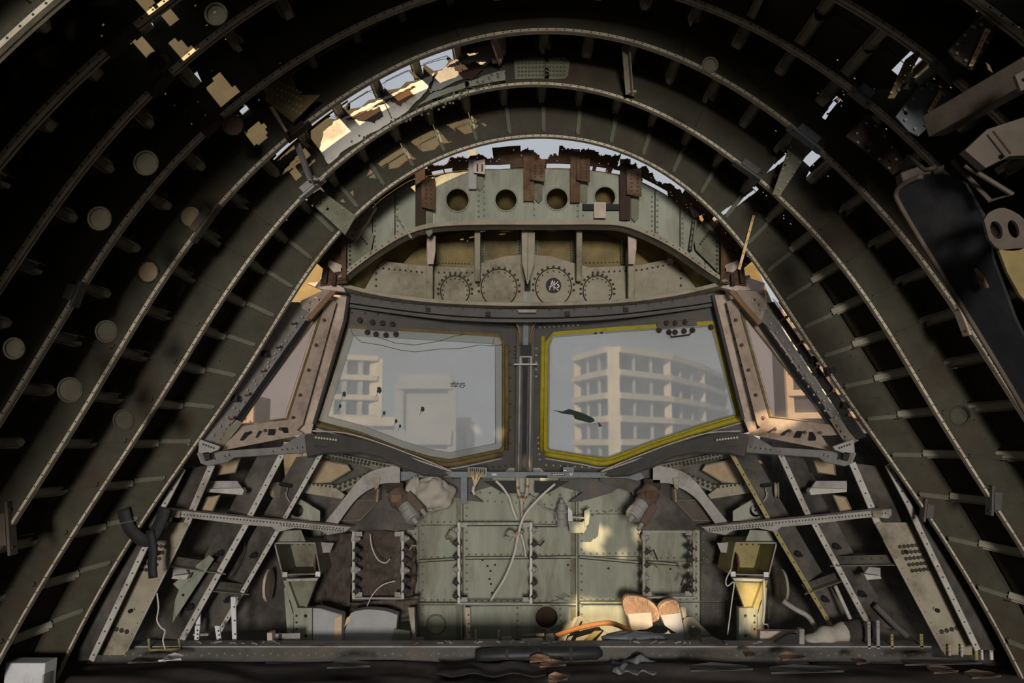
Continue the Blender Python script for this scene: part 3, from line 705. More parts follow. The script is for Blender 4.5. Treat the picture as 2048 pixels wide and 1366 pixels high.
# round black sticker with white hand-drawn initials
st = thing('round_sticker', 'round black sticker with white scrawled initials on the header panel', 'sticker')
P('disc', 'decal', [(1107 + 15.5 * math.cos(a_), 571 + 15.5 * math.sin(a_)) for a_ in np.linspace(0, 6.283, 28, endpoint=False)], 4.822, .002, st)
ink = MB()
for L in ([(1099,580),(1105,560),(1108,578)], [(1098,574),(1110,570)], [(1109,562),(1108,580)], [(1116,563),(1107,572),(1117,581)], [(1114,570),(1117,568),(1116,572),(1119,571),(1117,575),(1114,575)]):
    for a_, b_ in zip(L[:-1], L[1:]): ink.bar(U(*a_, 4.8195), U(*b_, 4.8195), .0042, .001, V((0, -1, 0)))
stuff(ink.build('lettering', 'decal_white', st))
# ledge under the header and the dark rail of the windshield top
t = thing('header_ledge', 'curved beige ledge running along the foot of the header panel', 'ledge')
C = spline([(640,562),(690,578),(760,594),(850,606),(950,612),(1050,614),(1150,612),(1250,607),(1350,594),(1440,574),(1500,560)], 4)
yl = lambda x: 4.72 - .16 * abs(x - 1060) / 400 * (abs(x - 1060) / 400)
MB().sweep([U(x, y, yl(x)) for x, y in C], [(-.07, -.012), (.10, -.012), (.10, .012), (-.07, .012)], V((0, 0, 1))).build('ledge_strip', 'beige', t, bevel=.003)
rv = MB()
for x, y in C[4:-4]: rv.rivet(U(x, y + 3, yl(x) - .075), V((0, -1, 0)), .005)
stuff(rv.build('rivets', 'rivet', t))
t = thing('curtain_rail', 'dark curved rail with clips above both windshield panes', 'rail')
C2 = spline([(668,590),(700,598),(850,618),(950,626),(1050,628),(1150,626),(1260,618),(1400,600),(1450,590)], 4)
MB().sweep([U(x, y + 2, 4.78 - .1 * (abs(x - 1055) / 400) ** 2) for x, y in C2], [(-.03, -.028), (.06, -.028), (.06, .028), (-.03, .028)]).build('rail_channel', 'grey_dark', t, bevel=.003)
MB().sweep([U(x, y + 14, 4.76 - .1 * (abs(x - 1055) / 400) ** 2) for x, y in C2], [(-.012, -.010), (.012, -.010), (.012, .010), (-.012, .010)]).build('rail_lip', 'grey_dark', t)
for x in (856, 976, 1135, 1252):
    y = ycurve(C2, x); P('clip', 'black', [(x - 5, y - 4), (x + 5, y - 4), (x + 5, y + 5), (x - 5, y + 5)], 4.68, .02, t)
rv = MB()
for i, (x, y) in enumerate(spline([(700,612),(850,632),(950,640),(1150,640),(1260,632),(1410,612)], 12)): rv.rivet(U(x, y, 4.755), V((0, -1, 0)), .011)
stuff(rv.build('rail_bolts', 'rivet', t))

# ------------------------------------------------------------------ windshield
PWL = PL((1012,668,5.05),(1012,905,5.30),(690,645,4.75)); PWR = PL((1088,662,5.05),(1088,905,5.30),(1430,640,4.75))
def shift(pl, d):
    q = PL.__new__(PL); q.p = pl.p + pl.n * d; q.n = pl.n; return q
INL = [(692,649),(800,655),(996,667),(1007,672),(1012,686),(1012,896),(1004,906),(900,927),(860,921),(800,903),(720,872),(628,848)]
INR = [(1088,690),(1098,664),(1250,652),(1430,641),(1482,836),(1400,860),(1300,894),(1215,926),(1160,919),(1092,908),(1086,896)]
OUL = [(672,606),(760,620),(900,632),(1045,637),(1042,950),(900,950),(800,918),(700,884),(604,866),(640,740)]
OUR = [(1057,637),(1200,632),(1340,622),(1448,604),(1480,740),(1508,862),(1400,886),(1300,920),(1220,950),(1060,950)]
def inset(poly, d):
    c = np.mean(np.array(poly), 0); out = []; n = len(poly)
    for i in range(n):
        a, b, e = (np.array(poly[(i + k) % n], float) for k in (-1, 0, 1))
        n1 = np.array([-(b - a)[1], (b - a)[0]]); n1 /= np.linalg.norm(n1); n2 = np.array([-(e - b)[1], (e - b)[0]]); n2 /= np.linalg.norm(n2)
        if np.dot(n1, c - b) < 0: n1 = -n1
        if np.dot(n2, c - b) < 0: n2 = -n2
        m = n1 + n2; m /= max(.5, np.dot(m, m) / 2) if True else 1
        out.append(tuple(b + m * d))
    return out
def window(name, label, pl, inner, outer, glassm, gask, rimm, framem, rimw=0, gw=7):
    w = bpy.data.objects.new(name, None); COL.objects.link(w); struct(w, label)
    MB().prism(pts(outer, pl), pl.n, .05, [pts(inner, pl)]).build('window_frame', framem, w)
    g1 = inset(inner, gw)
    MB().prism(pts([(x, y) for x, y in inset(inner, -1.5)], shift(pl, -.006)), pl.n, .022, [pts(g1, shift(pl, -.006))]).build('gasket', gask, w)
    if rimw:
        g2 = inset(g1, rimw)
        MB().prism(pts(inset(g1, -2), shift(pl, -.024)), pl.n, .003, [pts(g2, shift(pl, -.024))]).build('delaminated_rim', rimm, w)
        pane = MB().prism(pts(inset(g2, -1), shift(pl, -.025)), pl.n, .002).build('pane', glassm, w)
    else:
        pane = MB().prism(pts(inset(g1, -2), shift(pl, -.025)), pl.n, .002).build('pane', glassm, w)
    return w
w1 = window('window_1', 'port windshield with cracked milky glass and brown gasket', PWL, INL, OUL, 'frosted_glass', 'gasket_brown', 'frosted_rim', 'grey_dark', 15)
w2 = window('window_2', 'starboard windshield with milky glass and olive yellow gasket', PWR, INR, OUR, 'frosted_glass', 'gasket', 'frosted_rim', 'grey_dark', 4, 8)
rivet_part(w1, [([(640,600+i),(1000,640)], shift(PWL, .002), 14, .008) for i in (22,)] + [([(1020,690),(1020,900)], shift(PWL, .002), 8, .008), ([(930,940),(1030,930)], shift(PWL, .002), 8, .008), ([(1030,690),(1030,720)], shift(PWL,.002), 4, .008)])
rivet_part(w2, [([(1072,690),(1072,760)], shift(PWR, .002), 5, .008), ([(1075,870),(1080,925)], shift(PWR, .002), 5, .008), ([(1085,930),(1200,936)], shift(PWR, .002), 8, .008), ([(1075,655),(1160,650)], shift(PWR,.002), 9, .009)], 'rivet_light')
# thick bottom gasket rolls
for w, C, m_, pl in ((w1, [(630,850),(720,876),(800,907),(860,925),(900,931),(1004,910)], 'gasket_brown', PWL), (w2, [(1090,910),(1160,921),(1215,928),(1300,897),(1400,863),(1484,838)], 'gasket', PWR)):
    MB().tube([U(x, y - 2, shift(pl, .004)) for x, y in spline(C, 4)], .018, 8).build('gasket_roll', m_, w, True)
    MB().tube([U(x, y + 7, shift(pl, .012)) for x, y in spline(C, 4)], .005, 6).build('chrome_bead', 'steel_lit', w, True)
for w, C, m_, pl in ((w2, [(1086,672),(1084,800),(1083,900)], 'gasket', PWR), (w1, [(1013,690),(1014,800),(1013,900)], 'gasket_brown', PWL)):
    MB().tube([U(x, y, shift(pl, .004)) for x, y in C], .016, 8).build('gasket_roll', m_, w, True)
# cracks, splats and scribble on the port pane; torn dark film on the starboard pane
pf = shift(PWL, -.021)
for L in ([(700,652),(705,668),(722,684),(760,690),(800,700),(830,704),(880,698),(920,697),(960,690),(985,692),(1010,688)], [(750,672),(790,686),(830,690),(880,682),(908,672),(940,668)], [(985,690),(990,670)], [(980,692),(1005,690),(1018,676)]):
    MB().tube([U(x, y, pf) for x, y in L], .0022, 5).build('crack', 'gasket_brown', w1)
for (x, y, r) in ((758,780,5),(688,788,4),(680,812,3),(845,818,4),(768,826,3),(792,842,3),(800,852,2.5)):
    sp = MB(); Q = [(x + r * (1 + .4 * math.sin(i * 2.1)) * math.cos(i * .6283), y + r * 1.3 * (1 + .3 * math.cos(i * 3.3)) * math.sin(i * .6283)) for i in range(10)]
    sp.prism(pts(Q, pf), PWL.n, .001)
    for k_ in range(3): sp.bar(U(x - 1 + k_, y, pf), U(x - r * (.7 + .3 * k_) * 1.5, y + r * (2.2 + k_ * .9), pf), .0011, .001, PWL.n)
    sp.build('splatter', 'ink', w1)
sc = MB()
for L in ([(903,771),(909,763),(911,774),(916,764)], [(929,765),(921,769),(920,774),(926,776),(930,771),(924,770)], [(900,767),(930,767)], [(900,770),(930,770)], [(901,773),(922,773)]):
    for a_, b_ in zip(L[:-1], L[1:]): sc.bar(U(*a_, pf), U(*b_, pf), .0035, .001, PWL.n)
stuff(sc.build('scribble', 'ink', w1))
pr = shift(PWR, -.021)
for Q in ([(1105,820),(1125,823),(1138,818),(1165,826),(1186,836),(1190,842),(1180,846),(1150,838),(1146,830),(1125,827)], [(1196,844),(1204,852),(1198,854)]):
    MB().prism(pts(Q, pr), PWR.n, .002).build('torn_film', 'ink', w2)
for x, y in ((1191,666),(1203,665)): plate([(x + 3 * math.cos(a_), y + 3 * math.sin(a_)) for a_ in np.linspace(0, 6.28, 10, endpoint=False)], pr, .004).build('stud', 'black', w2)
# bolt clusters hanging over the upper outer corners
for w, xs, pl in ((w1, [(688,652),(735,664),(752,668),(772,670),(792,668),(720,640),(745,644),(765,646),(785,648)], PWL), (w2, [(1318,660),(1338,664),(1350,664),(1368,662),(1385,660),(1422,654),(1333,646),(1350,646),(1370,644)], PWR)):
    for x, y in xs:
        p = U(x, y, shift(pl, .0)); q = U(x, y + 2, shift(pl, .05))
        MB().lathe(p, q, [(0, .018), (.3, .019), (.5, .016), (.52, .010), (1, .009)], 10).build('bolt', 'rust_dark', w)
P('hinge_plate', 'grey_dark', [(735,650),(792,654),(796,664),(735,660)], shift(PWL, .02), .012, w1)
P('hinge_plate', 'grey_dark', [(1313,646),(1392,638),(1394,650),(1316,658)], shift(PWR, .02), .012, w2)
MB().tube([U(x, y, shift(PWR, .05)) for x, y in ((1338,664),(1342,674),(1378,670),(1386,660))], .006, 6).build('grab_wire', 'black', w2, True)
# torn notches at the upper inner corners
P('corner_block', 'grey_dark', [(1002,664),(1016,664),(1016,690),(1010,684),(1004,676),(998,668)], shift(PWL, .006), .01, w1)
P('corner_block', 'grey_dark', [(1082,662),(1110,660),(1100,672),(1094,680),(1084,690)], shift(PWR, .006), .01, w2)

# centre post
cp = thing('centre_post', 'dark slotted post between the two windshield panes', 'post')
MB().bar(U(1052,630,4.98), U(1048,945,5.22), .125, .05, V((0, -1, 0))).build('post_body', 'grey_dark', cp, bevel=.004)
MB().bar(U(1052,620,4.93), U(1051,690,4.98), .038, .03, V((0, -1, 0))).build('upper_rail', 'metal_blue', cp, bevel=.003)
P('latch_block', 'black', [(1041,686),(1063,686),(1063,712),(1041,712)], 4.97, .02, cp)
MB().bar(U(1051,715,4.98), U(1048,940,5.16), .03, .02, V((0, -1, 0))).build('inner_channel', 'black', cp)
for dx in (-11, 11): MB().tube([U(1051 + dx, 712, 4.97), U(1050 + dx, 800, 5.03), U(1048 + dx, 945, 5.14)], .0075, 8).build('guide_rod', 'metal', cp, True)
P('cross_plate', 'steel_lit', [(1028,727),(1075,727),(1075,730),(1028,730)], 4.96, .03, cp)
P('clamp_frame', 'metal', [(1040,712),(1064,712),(1064,728),(1040,728)], 4.965, .004, cp, polyholes=[[(1043,715),(1061,715),(1061,727),(1043,727)]])
P('top_tray', 'metal', [(1034,619),(1074,619),(1072,625),(1038,625)], 4.66, .03, cp)
for s_ in (-1, 1):
    MB().tube([U(1051 + s_ * 22, 640, 4.90), U(1051 + s_ * 14, 655, 4.92), U(1051 + s_ * 11, 668, 4.94), U(1051 + s_ * 11, 690, 4.96)], .008, 8).build('copper_pipe', 'copper', cp, True)
P('chipped_tip', 'pink_dust', [(1026,634),(1035,632),(1038,640),(1030,645)], 4.89, .01, cp)

# outer posts between windshield and side windows
for s_, poly, lab in ((0, [(664,590),(697,590),(690,640),(628,848),(620,878),(594,870),(598,842),(640,690)], 'dusty beige slanted post between port windshield and side window'), (1, [(1425,590),(1462,590),(1480,690),(1540,850),(1530,868),(1500,872),(1486,838),(1440,650)], 'sunlit beige slanted post between starboard windshield and side window')):
    t = thing('window_post', lab, 'post')
    pl = PL((680,600,4.60),(615,850,4.72),(640,690,4.62)) if not s_ else PL((1444,600,4.60),(1515,850,4.72),(1485,690,4.62))
    P('post_face', 'pink_dust', poly, pl, .06, t, bevel=.006)
    edge = [(697,590),(690,640),(628,848)] if not s_ else [(1425,590),(1440,650),(1486,838)]
    MB().tube([U(x, y, shift(pl, .002)) for x, y in edge], .012, 6).build('rubber_edge', 'rubber', t)
    rivet_part(t, [([(672,610),(640,720),(602,850)] if not s_ else [(1452,610),(1480,720),(1520,850)], shift(pl, .004), 9, .008)], 'rust')

# ------------------------------------------------------------------ side windows
def side_window(name, label, s_, panel_m, frame_m):
    m_ = (lambda L: mir(L, 2126)) if s_ else (lambda L: L)
    if not s_:
        pl = PL((643,623,4.46),(574,837,4.52),(470,850,4.22))
        pane = [(644,620),(574,838),(474,852)]; fr_o = [(652,596),(674,604),(606,850),(590,864),(455,870),(440,872),(625,600)]
    else:
        pl = PL((1481,623,4.46),(1539,832,4.52),(1656,845,4.22))
        pane = [(1481,620),(1540,834),(1660,848)]; fr_o = [(1452,604),(1474,594),(1500,604),(1690,868),(1660,872),(1535,868),(1514,850)]
    w = bpy.data.objects.new(name, None); COL.objects.link(w); struct(w, label)
    MB().prism(pts(fr_o, pl), pl.n, .03, [pts(pane, pl)]).build('window_frame', frame_m, w, bevel=.004)
    MB().prism(pts(inset(pane, -3), shift(pl, -.022)), pl.n, .002).build('pane', 'clear_glass', w)
    MB().tube([U(x, y, shift(pl, -.004)) for x, y in pane + [pane[0]]], .008, 6).build('gasket', 'gasket_brown', w)
    return w, pl
w3, PS3 = side_window('window_3', 'triangular port side window with rusty frame', 0, 'metal', 'pink_dust')
w4, PS4 = side_window('window_4', 'triangular starboard side window with orange-lit frame', 1, 'metal', 'pink_dust')
# bolts on the frames
bl = [(648,640),(632,690),(617,740),(600,790),(586,835),(560,858),(530,861),(500,865)]
for w, L, pl in ((w3, bl, PS3), (w4, [(1472,640),(1484,690),(1498,740),(1512,790),(1526,835),(1550,858),(1580,862),(1610,865),(1640,866)], PS4)):
    for x, y in L: MB().lathe(U(x, y, pl), U(x, y, shift(pl, .014)), [(0, .011), (.7, .010), (1, .004)], 8).build('bolt', 'rust', w)
# rubber seal, riveted side plate, bolted rail aft of each side window
for s_, w, pl in ((0, w3, PS3), (1, w4, PS4)):
    g = (lambda L: L) if not s_ else (lambda L: mir(L, 2128))
    q = shift(pl, .010)
    P('rubber_seal', 'rubber', g([(624,632),(634,628),(478,856),(458,858)]) if not s_ else [(1500,628),(1512,634),(1672,852),(1652,848)], q, .03, w, bevel=.003)
    P('seal_lip', 'black', [(612,640),(618,644),(466,858),(458,856)] if not s_ else [(1514,642),(1520,640),(1672,850),(1664,852)], shift(pl, .016), .02, w)
    P('side_plate', 'metal', [(576,604),(630,606),(622,634),(600,664),(470,846),(440,892),(376,890)] if not s_ else [(1522,642),(1531,612),(1552,640),(1660,806),(1716,882),(1696,892),(1664,850),(1648,812),(1556,672)], shift(pl, .014), .008, w, bevel=.001)
    rivet_part(w, [([(612,625),(420,880)] if not s_ else [(1536,640),(1700,878)], shift(pl, .023), 14, .008), ([(590,655),(470,830)] if not s_ else [(1545,668),(1655,830)], shift(pl, .023), 10, .008)], 'rivet_light')
    if s_:
        P('dark_rail', 'rubber', [(1534,606),(1546,604),(1730,874),(1712,880)], shift(pl, .03), .012, w)
        gl = P('glass_sliver', 'clear_glass', [(1544,596),(1553,604),(1734,858),(1722,860)], shift(pl, .02), .003, w)
        P('outer_rail', 'grey_dark', [(1556,604),(1575,612),(1760,880),(1738,872)], shift(pl, .01), .008, w)
    for k_ in range(5):
        f = .12 + k_ * .19
        a_ = (lerp(604, 440, f), lerp(618, 868, f)) if not s_ else (lerp(1540, 1706, f), lerp(612, 870, f))
        MB().lathe(U(a_[0], a_[1], shift(pl, .02)), U(a_[0] + (4 if not s_ else 14), a_[1] + (-4 if not s_ else -9), shift(pl, .06)), [(0, .006), (.8, .006), (.82, .009), (1, .009)], 8).build('stud', 'copper', w)
    for f in (.42, .78):
        a_ = (lerp(604, 440, f) - 6, lerp(618, 868, f) - 16) if not s_ else (lerp(1556, 1730, f), lerp(612, 866, f))
        MB().box(U(a_[0], a_[1], shift(pl, .05)), .035, .03, .035).build('clip', 'black', w, bevel=.003)
    P('perforated_gusset', 'beige', [(474,840),(486,845),(444,897),(428,892)] if not s_ else [(1658,838),(1670,836),(1712,880),(1694,892)], shift(pl, .032), .006, w, [(453,860,3),(447,869,3),(441,878,3),(461,850,3)] if not s_ else [(1672,852,3),(1680,863,3),(1688,874,3)])
    P('upper_gusset', 'pink_dust', [(604,602),(655,578),(668,586),(640,622),(628,632),(606,618)] if not s_ else [(1470,580),(1530,585),(1531,612),(1522,642),(1500,618)], shift(pl, .03), .01, w, [(622,606,3.5),(632,596,3.5),(640,600,3),(620,620,3)] if not s_ else [(1508,600,3.5),(1516,610,3.5),(1518,622,3)])
    MB().bar(U(*((668,582) if not s_ else (1462,582)), shift(pl, .05)), U(*((618,638) if not s_ else (1520,648)), shift(pl, .06)), .03, .02, V((0, -1, 0))).build('drip_channel', 'copper', w, bevel=.003)
    P('outer_tongue', 'pink_dust', [(612,566),(660,562),(688,576),(690,584),(640,578)] if not s_ else [(1440,574),(1500,556),(1530,566),(1528,578),(1470,582)], 4.40, .05, w, bevel=.002)

# rusty connector brackets where dome frame meets the forward arch
for s_ in (0, 1):
    t = thing('corner_fitting', 'rusty riveted fitting joining dome frame to forward arch, ' + ('starboard' if s_ else 'port') + ' end', 'fitting')
    g = (lambda L: mir(L, 2134)) if s_ else (lambda L: L)
    P('back_plate', 'rust', g([(652,500),(690,470),(694,566),(640,572)]), 4.38, .008, t)
    P('upper_plate', 'sage_dark', g([(690,468),(720,430),(748,470),(742,500),(694,548)]), 4.40, .008, t)
    P('hook_plate', 'pink_dust', g([(658,520),(684,530),(686,542),(668,545),(655,532)]), 4.34, .03, t, bevel=.002)
    P('rib', 'rust_dark', g([(650,530),(656,530),(652,566),(642,566)]), 4.34, .03, t)
    P('rib', 'rust_dark', g([(666,548),(672,548),(670,570),(662,570)]), 4.34, .03, t)
    P('post_plate', 'rust', g([(682,480),(692,476),(692,560),(682,556)]), 4.34, .012, t)
    rivet_part(t, [(g([(700,480),(700,550)]), 4.397, 8, .008), (g([(712,460),(735,490)]), 4.397, 6, .008), (g([(646,558),(686,562)]), 4.377, 9, .006), (g([(660,505),(680,500)]), 4.377, 4, .008)])
# ------------------------------------------------------------------ lower nose: skin, pressure bulkhead
def rend(d):      # the nose closes to this radius at the bulkhead
    return 1.50
for s_, nm in ((-1, 'wall_nose_port'), (1, 'wall_nose_starboard')):
    mb = MB(); dd = np.arange(88, 130, 1.5); ts = np.linspace(0, 1, 16); nd = len(dd)
    for t in ts:
        for d in dd:
            r = lerp(rk(1, s_ * d) + DEP, rend(d) + .12, t ** 1.25); mb.v.append(tuple(polar(r, s_ * d, lerp(4.0, 5.42, t))))
    for i in range(len(ts) - 1):
        for j in range(nd - 1):
            hole = s_ > 0 and i == 5 and j in (11, 12) 
            if not hole: mb.f.append((i*nd+j, i*nd+j+1, i*nd+nd+j+1, i*nd+nd+j))
    o = mb.build(nm, 'nose_skin', None, True); so = o.modifiers.new('thick', 'SOLIDIFY'); so.thickness = .004
    struct(o, 'dark lower nose skin on the ' + ('starboard' if s_ > 0 else 'port') + ' side')

YB = 5.34
bh = thing('pressure_bulkhead', 'sage green riveted bulkhead under the windshield with seams and holes', 'bulkhead')
P('backing_sheet', 'sage_dark', [(560,925),(1560,925),(1560,1330),(560,1330)], YB + .02, .008, bh, [(872,1249,19),(1093,1235,23)])
P('closing_sheet', 'nose_skin', [(560,884),(690,882),(760,902),(850,934),(905,954),(905,962),(840,985),(832,1012),(828,1060),(560,1060)], 5.14, .006, bh); P('closing_sheet', 'nose_skin', mir([(560,884),(690,882),(760,902),(850,934),(905,954),(905,962),(840,985),(832,1012),(828,1060),(560,1060)], 2104), 5.14, .006, bh)
CX_ = [640, 700, 838, 926, 1156, 1283, 1400, 1480]; RY = [[940, 1052, 1112, 1206, 1325], [940, 1052, 1120, 1206, 1325], [940, 1050, 1120, 1206, 1325], [935, 1050, 1115, 1208, 1325], [938, 1028, 1113, 1206, 1325], [940, 1050, 1122, 1204, 1325], [940, 1052, 1125, 1204, 1325]]
TORN = {(3, 2): [(1110,1192),(1120,1190),(1128,1184),(1138,1190),(1142,1195),(1132,1192),(1122,1200)]}
for i in range(len(CX_) - 1):
    a_, b_ = CX_[i] + 1.2, CX_[i + 1] - 1.2
    for j in range(4):
        y0, y1 = RY[i][j] + 1, RY[i][j + 1] - 1
        hol = [h for h in ((872,1249,18),(1093,1235,23)) if a_ < h[0] < b_ and y0 < h[1] < y1]
        ph = [TORN[(i, j)]] if (i, j) in TORN else []
        P('panel', 'sage' if i not in (0, 6) else 'nose_skin', [(a_, y0), (b_, y0), (b_, y1), (a_, y1)], YB, .005, bh, hol, ph)
    L = []
    for j in range(4):
        L.append(([(a_ + 5, RY[i][j + 1] - 6), (b_ - 5, RY[i][j + 1] - 6)], YB - .0055, max(3, int((b_ - a_) / 13)), .0075))
    L.append(([(a_ + 6, RY[i][0] + 40), (a_ + 6, 1285)], YB - .0055, 19, .0075)); L.append(([(b_ - 6, RY[i][0] + 40), (b_ - 6, 1285)], YB - .0055, 19, .0075))
    if i == 3: L += [([(940,1000),(1140,1012)], YB - .0055, 14, .007), ([(950,985),(1130,990)], YB - .0055, 9, .009), ([(1035,1210),(1035,1285)], YB - .0055, 6, .008), ([(1120,1212),(1125,1285)], YB - .0055, 6, .009)]
    if i == 4: L += [([(1165,1035),(1270,1010)], YB - .0055, 8, .008)]
    rivet_part(bh, L, 'rivet_sage')
for (x, y) in ((965,1120),(975,1132),(981,1142),(979,1158),(982,1168),(984,1186),(990,1130),(1136,1130),(1142,1141),(1217,1137),(1341,1138)):
    P('bullet_hole', 'black', [(x + 2.4 * math.cos(a), y + 2.4 * math.sin(a)) for a in np.linspace(0, 6.28, 8, endpoint=False)], YB - .0052, .001, bh)
# lips of the torn hole, curled sheet
P('curled_lip', 'sage', [(1098,1206),(1120,1198),(1150,1206),(1125,1210)], YB - .02, .004, bh)
P('hole_flap', 'sage', [(1072,1250),(1085,1255),(1115,1262),(1110,1276),(1085,1275),(1072,1268)], YB - .02, .006, bh, [(1086,1263,6)])
for h, m_ in (((872,1249,19), 'sage_dark'), ((1093,1235,24), 'sage')):
    rg = circ(h[0], h[1], h[2], YB - .006, 24); rg.append(rg[0]); MB().tube(rg, .006, 6).build('hole_rim', m_, bh, True)
    for a in np.linspace(0, 6.28, 12, endpoint=False): pass
P('hole_backing', 'sage', [(850,1225),(895,1225),(895,1275),(850,1275)], YB + .12, .01, bh)
P('hole_backing_dark', 'rust_dark', [(1060,1205),(1125,1205),(1125,1268),(1060,1268)], YB + .2, .01, bh)
# seam stiffeners
for a_, b_, w in (((926,950),(926,1290),5),((1156,985),(1156,1240),5)):
    MB().angle(U(a_[0], a_[1], YB - .006), U(b_[0], b_[1], YB - .006), .05, .02, .005, V((0, -1, 0))).build('vertical_stiffener', 'sage_dark', bh)
    BAR('vertical_cap', 'sage', (a_[0] - 3, a_[1]), (b_[0] - 3, b_[1]), 3, .012, bh, YB - .06)
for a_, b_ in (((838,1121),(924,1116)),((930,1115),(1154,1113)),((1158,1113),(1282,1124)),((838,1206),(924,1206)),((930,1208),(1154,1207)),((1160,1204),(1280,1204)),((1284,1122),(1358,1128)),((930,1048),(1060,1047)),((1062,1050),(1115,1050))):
    BAR('horizontal_stiffener', 'sage', a_, b_, 3.2, .055, bh, YB - .03); BAR('stiffener_shade', 'rust_dark', (a_[0], a_[1] + 3.4), (b_[0], b_[1] + 3.4), 2.2, .004, bh, YB - .008)  # thin dark strip paints the shadow line under each stiffener

# beige sill boxes under the side windows, windshield sill beams
for s_ in (0, 1):
    g = (lambda L: mir(L, 2106)) if s_ else (lambda L: L)
    side = 'starboard' if s_ else 'port'
    pls = PL(*[(g([(x, y)])[0][0], y, Y) for x, y, Y in ((400,905,4.02),(608,870,4.66),(417,930,4.03))])
    t = thing('side_sill', 'grey metal sill beam with holes below the ' + side + ' side window', 'beam')
    P('front_plate', 'metal', g([(396,905),(560,894),(604,868),(625,866),(645,884),(650,902),(560,908),(470,914),(455,924),(420,931),(404,925)]), pls, .012, t, [(g([(x, y)])[0][0], y, 2.6) for x, y in ((432,917),(452,912),(460,909),(548,902))], bevel=.001)
    sh = [U(*g([(446,897)])[0], pls), U(*g([(606,866)])[0], pls), U(*g([(580,852)])[0], (PS4 if s_ else PS3)), U(*g([(468,864)])[0], (PS4 if s_ else PS3))]
    MB().prism(sh, V((0, 0, 1)), .010).build('top_shelf', 'pink_dust', t)
    for k_ in range(4):
        f = .18 + k_ * .2; a = sh[0].lerp(sh[1], f); b = sh[3].lerp(sh[2], f)
        MB().bar(a.lerp(b, .25) + V((0, 0, .008)), a.lerp(b, .8) + V((.02, 0, .008)), .035, .006).build('slot', 'black', t)
    P('end_lug', 'metal', g([(398,878),(440,893),(436,900),(414,908),(396,905)]), 4.0, .02, t, bevel=.002)
    P('dark_plug', 'black', g([(405,906),(418,904),(420,918),(410,922)]), 4.0, .03, t)
    rivet_part(t, [(g([(560,900),(640,890)]), shift(pls, .001), 8, .006), (g([(404,888),(430,897)]), 3.999, 5, .006)])
    t = thing('windshield_sill', 'dark grey curved sill beam under the ' + side + ' windshield', 'beam')
    plw = PL(*[(g([(x, y)])[0][0], y, Y) for x, y, Y in ((620,870,4.64),(900,940,5.06),(650,900,4.64))])
    P('arched_plate', 'grey_dark', g([(612,868),(680,868),(760,888),(840,915),(912,945),(912,952),(850,948),(800,930),(765,912),(722,903),(652,904),(618,912)]), plw, .03, t, bevel=.004)
    BAR('bright_edge', 'steel_lit', g([(800,908)])[0], g([(902,943)])[0], 2.5, .01, t, 4.93, 5.04)
    MB().tube([U(*q, shift(plw, .006)) for q in g(spline([(625,862),(690,866),(760,886),(850,920),(905,943)], 4))], .005, 6).build('sill_bead', 'steel_lit', t, True)
    for k_ in range(8):
        x, y = lerp(632, 672, k_ / 7), lerp(875, 880, k_ / 7); x = g([(x, y)])[0][0]
        MB().lathe(U(x, y, plw), U(x, y, shift(plw, .03)), [(0, .010), (.6, .010), (1, .006)], 8).build('bolt', 'rivet_light', t)
    rivet_part(t, [(g([(628,892),(655,894)]), shift(plw, .001), 5, .006)])

    # slanted side frames
    tops = [((366,938),(324,1020),(293,1089),(183,1321),4.12,11,'outermost'), ((424,930),(380,1032),(376,1043),(249,1300),4.24,13,'second from the outside'), ((566,905),(498,1036),(492,1050),(358,1290),4.52,11,'third from the outside'), ((642,908),(566,1043),(554,1064),(440,1262),4.72,8,'innermost')]
    if s_: tops = [((1775,930),(1819,1014),(1837,1055),(1955,1300),4.12,11,'outermost'), ((1704,926),(1746,1023),(1752,1040),(1890,1300),4.24,13,'second from the outside'), ((1558,903),(1617,1032),(1626,1043),(1740,1255),4.52,11,'third from the outside'), ((1459,900),(1537,1039),(1549,1061),(1668,1262),4.72,8,'innermost')]
    sg = 1 if s_ else -1
    for (a, b, c, d, Y, w, wn) in tops:
        t = thing('side_frame', 'slanted metal side frame under the ' + side + ' window, ' + wn, 'frame', 'slanted nose frames')
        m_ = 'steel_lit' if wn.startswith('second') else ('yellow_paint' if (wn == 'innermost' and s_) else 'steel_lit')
        path = [U(*a, Y), U(*b, Y), U(*c, Y), U(*d, Y)]
        wd = w * Y / F
        MB().sweep(path, [(-wd / 2, -.006), (wd / 2, -.006), (wd / 2, .006), (-wd / 2, .006)], V((0, -1, 0))).build('cap_strip', m_, t, bevel=.001)
        # web running outward and forward from the cap
        vs = []; fs = []
        for p in path:
            q = p + V((sg * .17, .05, -.02)); vs += [p + V((0, .007, 0)), q + V((0, .007, 0)), q + V((0, .013, 0)), p + V((0, .013, 0))]
        for i in range(3):
            for j in range(4): fs.append((i*4+j, i*4+(j+1)%4, i*4+4+(j+1)%4, i*4+4+j))
        fs += [(3,2,1,0),(12,13,14,15)]
        MB().add(vs, fs).build('web', 'nose_skin', t)
        rv = MB()
        for i in range(3):
            L = (path[i + 1] - path[i]).length; k_n = max(1, int(L / .06))
            for k_ in range(k_n): rv.rivet(path[i].lerp(path[i + 1], (k_ + .5) / k_n) + V((0, -.006, 0)), V((0, -1, 0)), .006)
        stuff(rv.build('rivets', 'rivet', t))
        if wn.startswith('second'):
            p, q = path[2].lerp(path[3], .02), path[2].lerp(path[3], .14)
            MB().bar(p + V((0, -.012, 0)), q + V((0, -.012, 0)), wd * 1.1, .006, V((0, -1, 0))).build('hinge_leaf', 'beige', t, bevel=.001)
        for f in (.25, .7):
            p = path[2].lerp(path[3], f) + V((sg * .05, .0, .01))
            if wn != 'outermost': MB().lathe(p + V((0, .02, 0)), p + V((sg * .02, -.02, -.01)), [(0, .018), (.5, .02), (.55, .011), (1, .011)], 8).build('bolt', 'black', t)
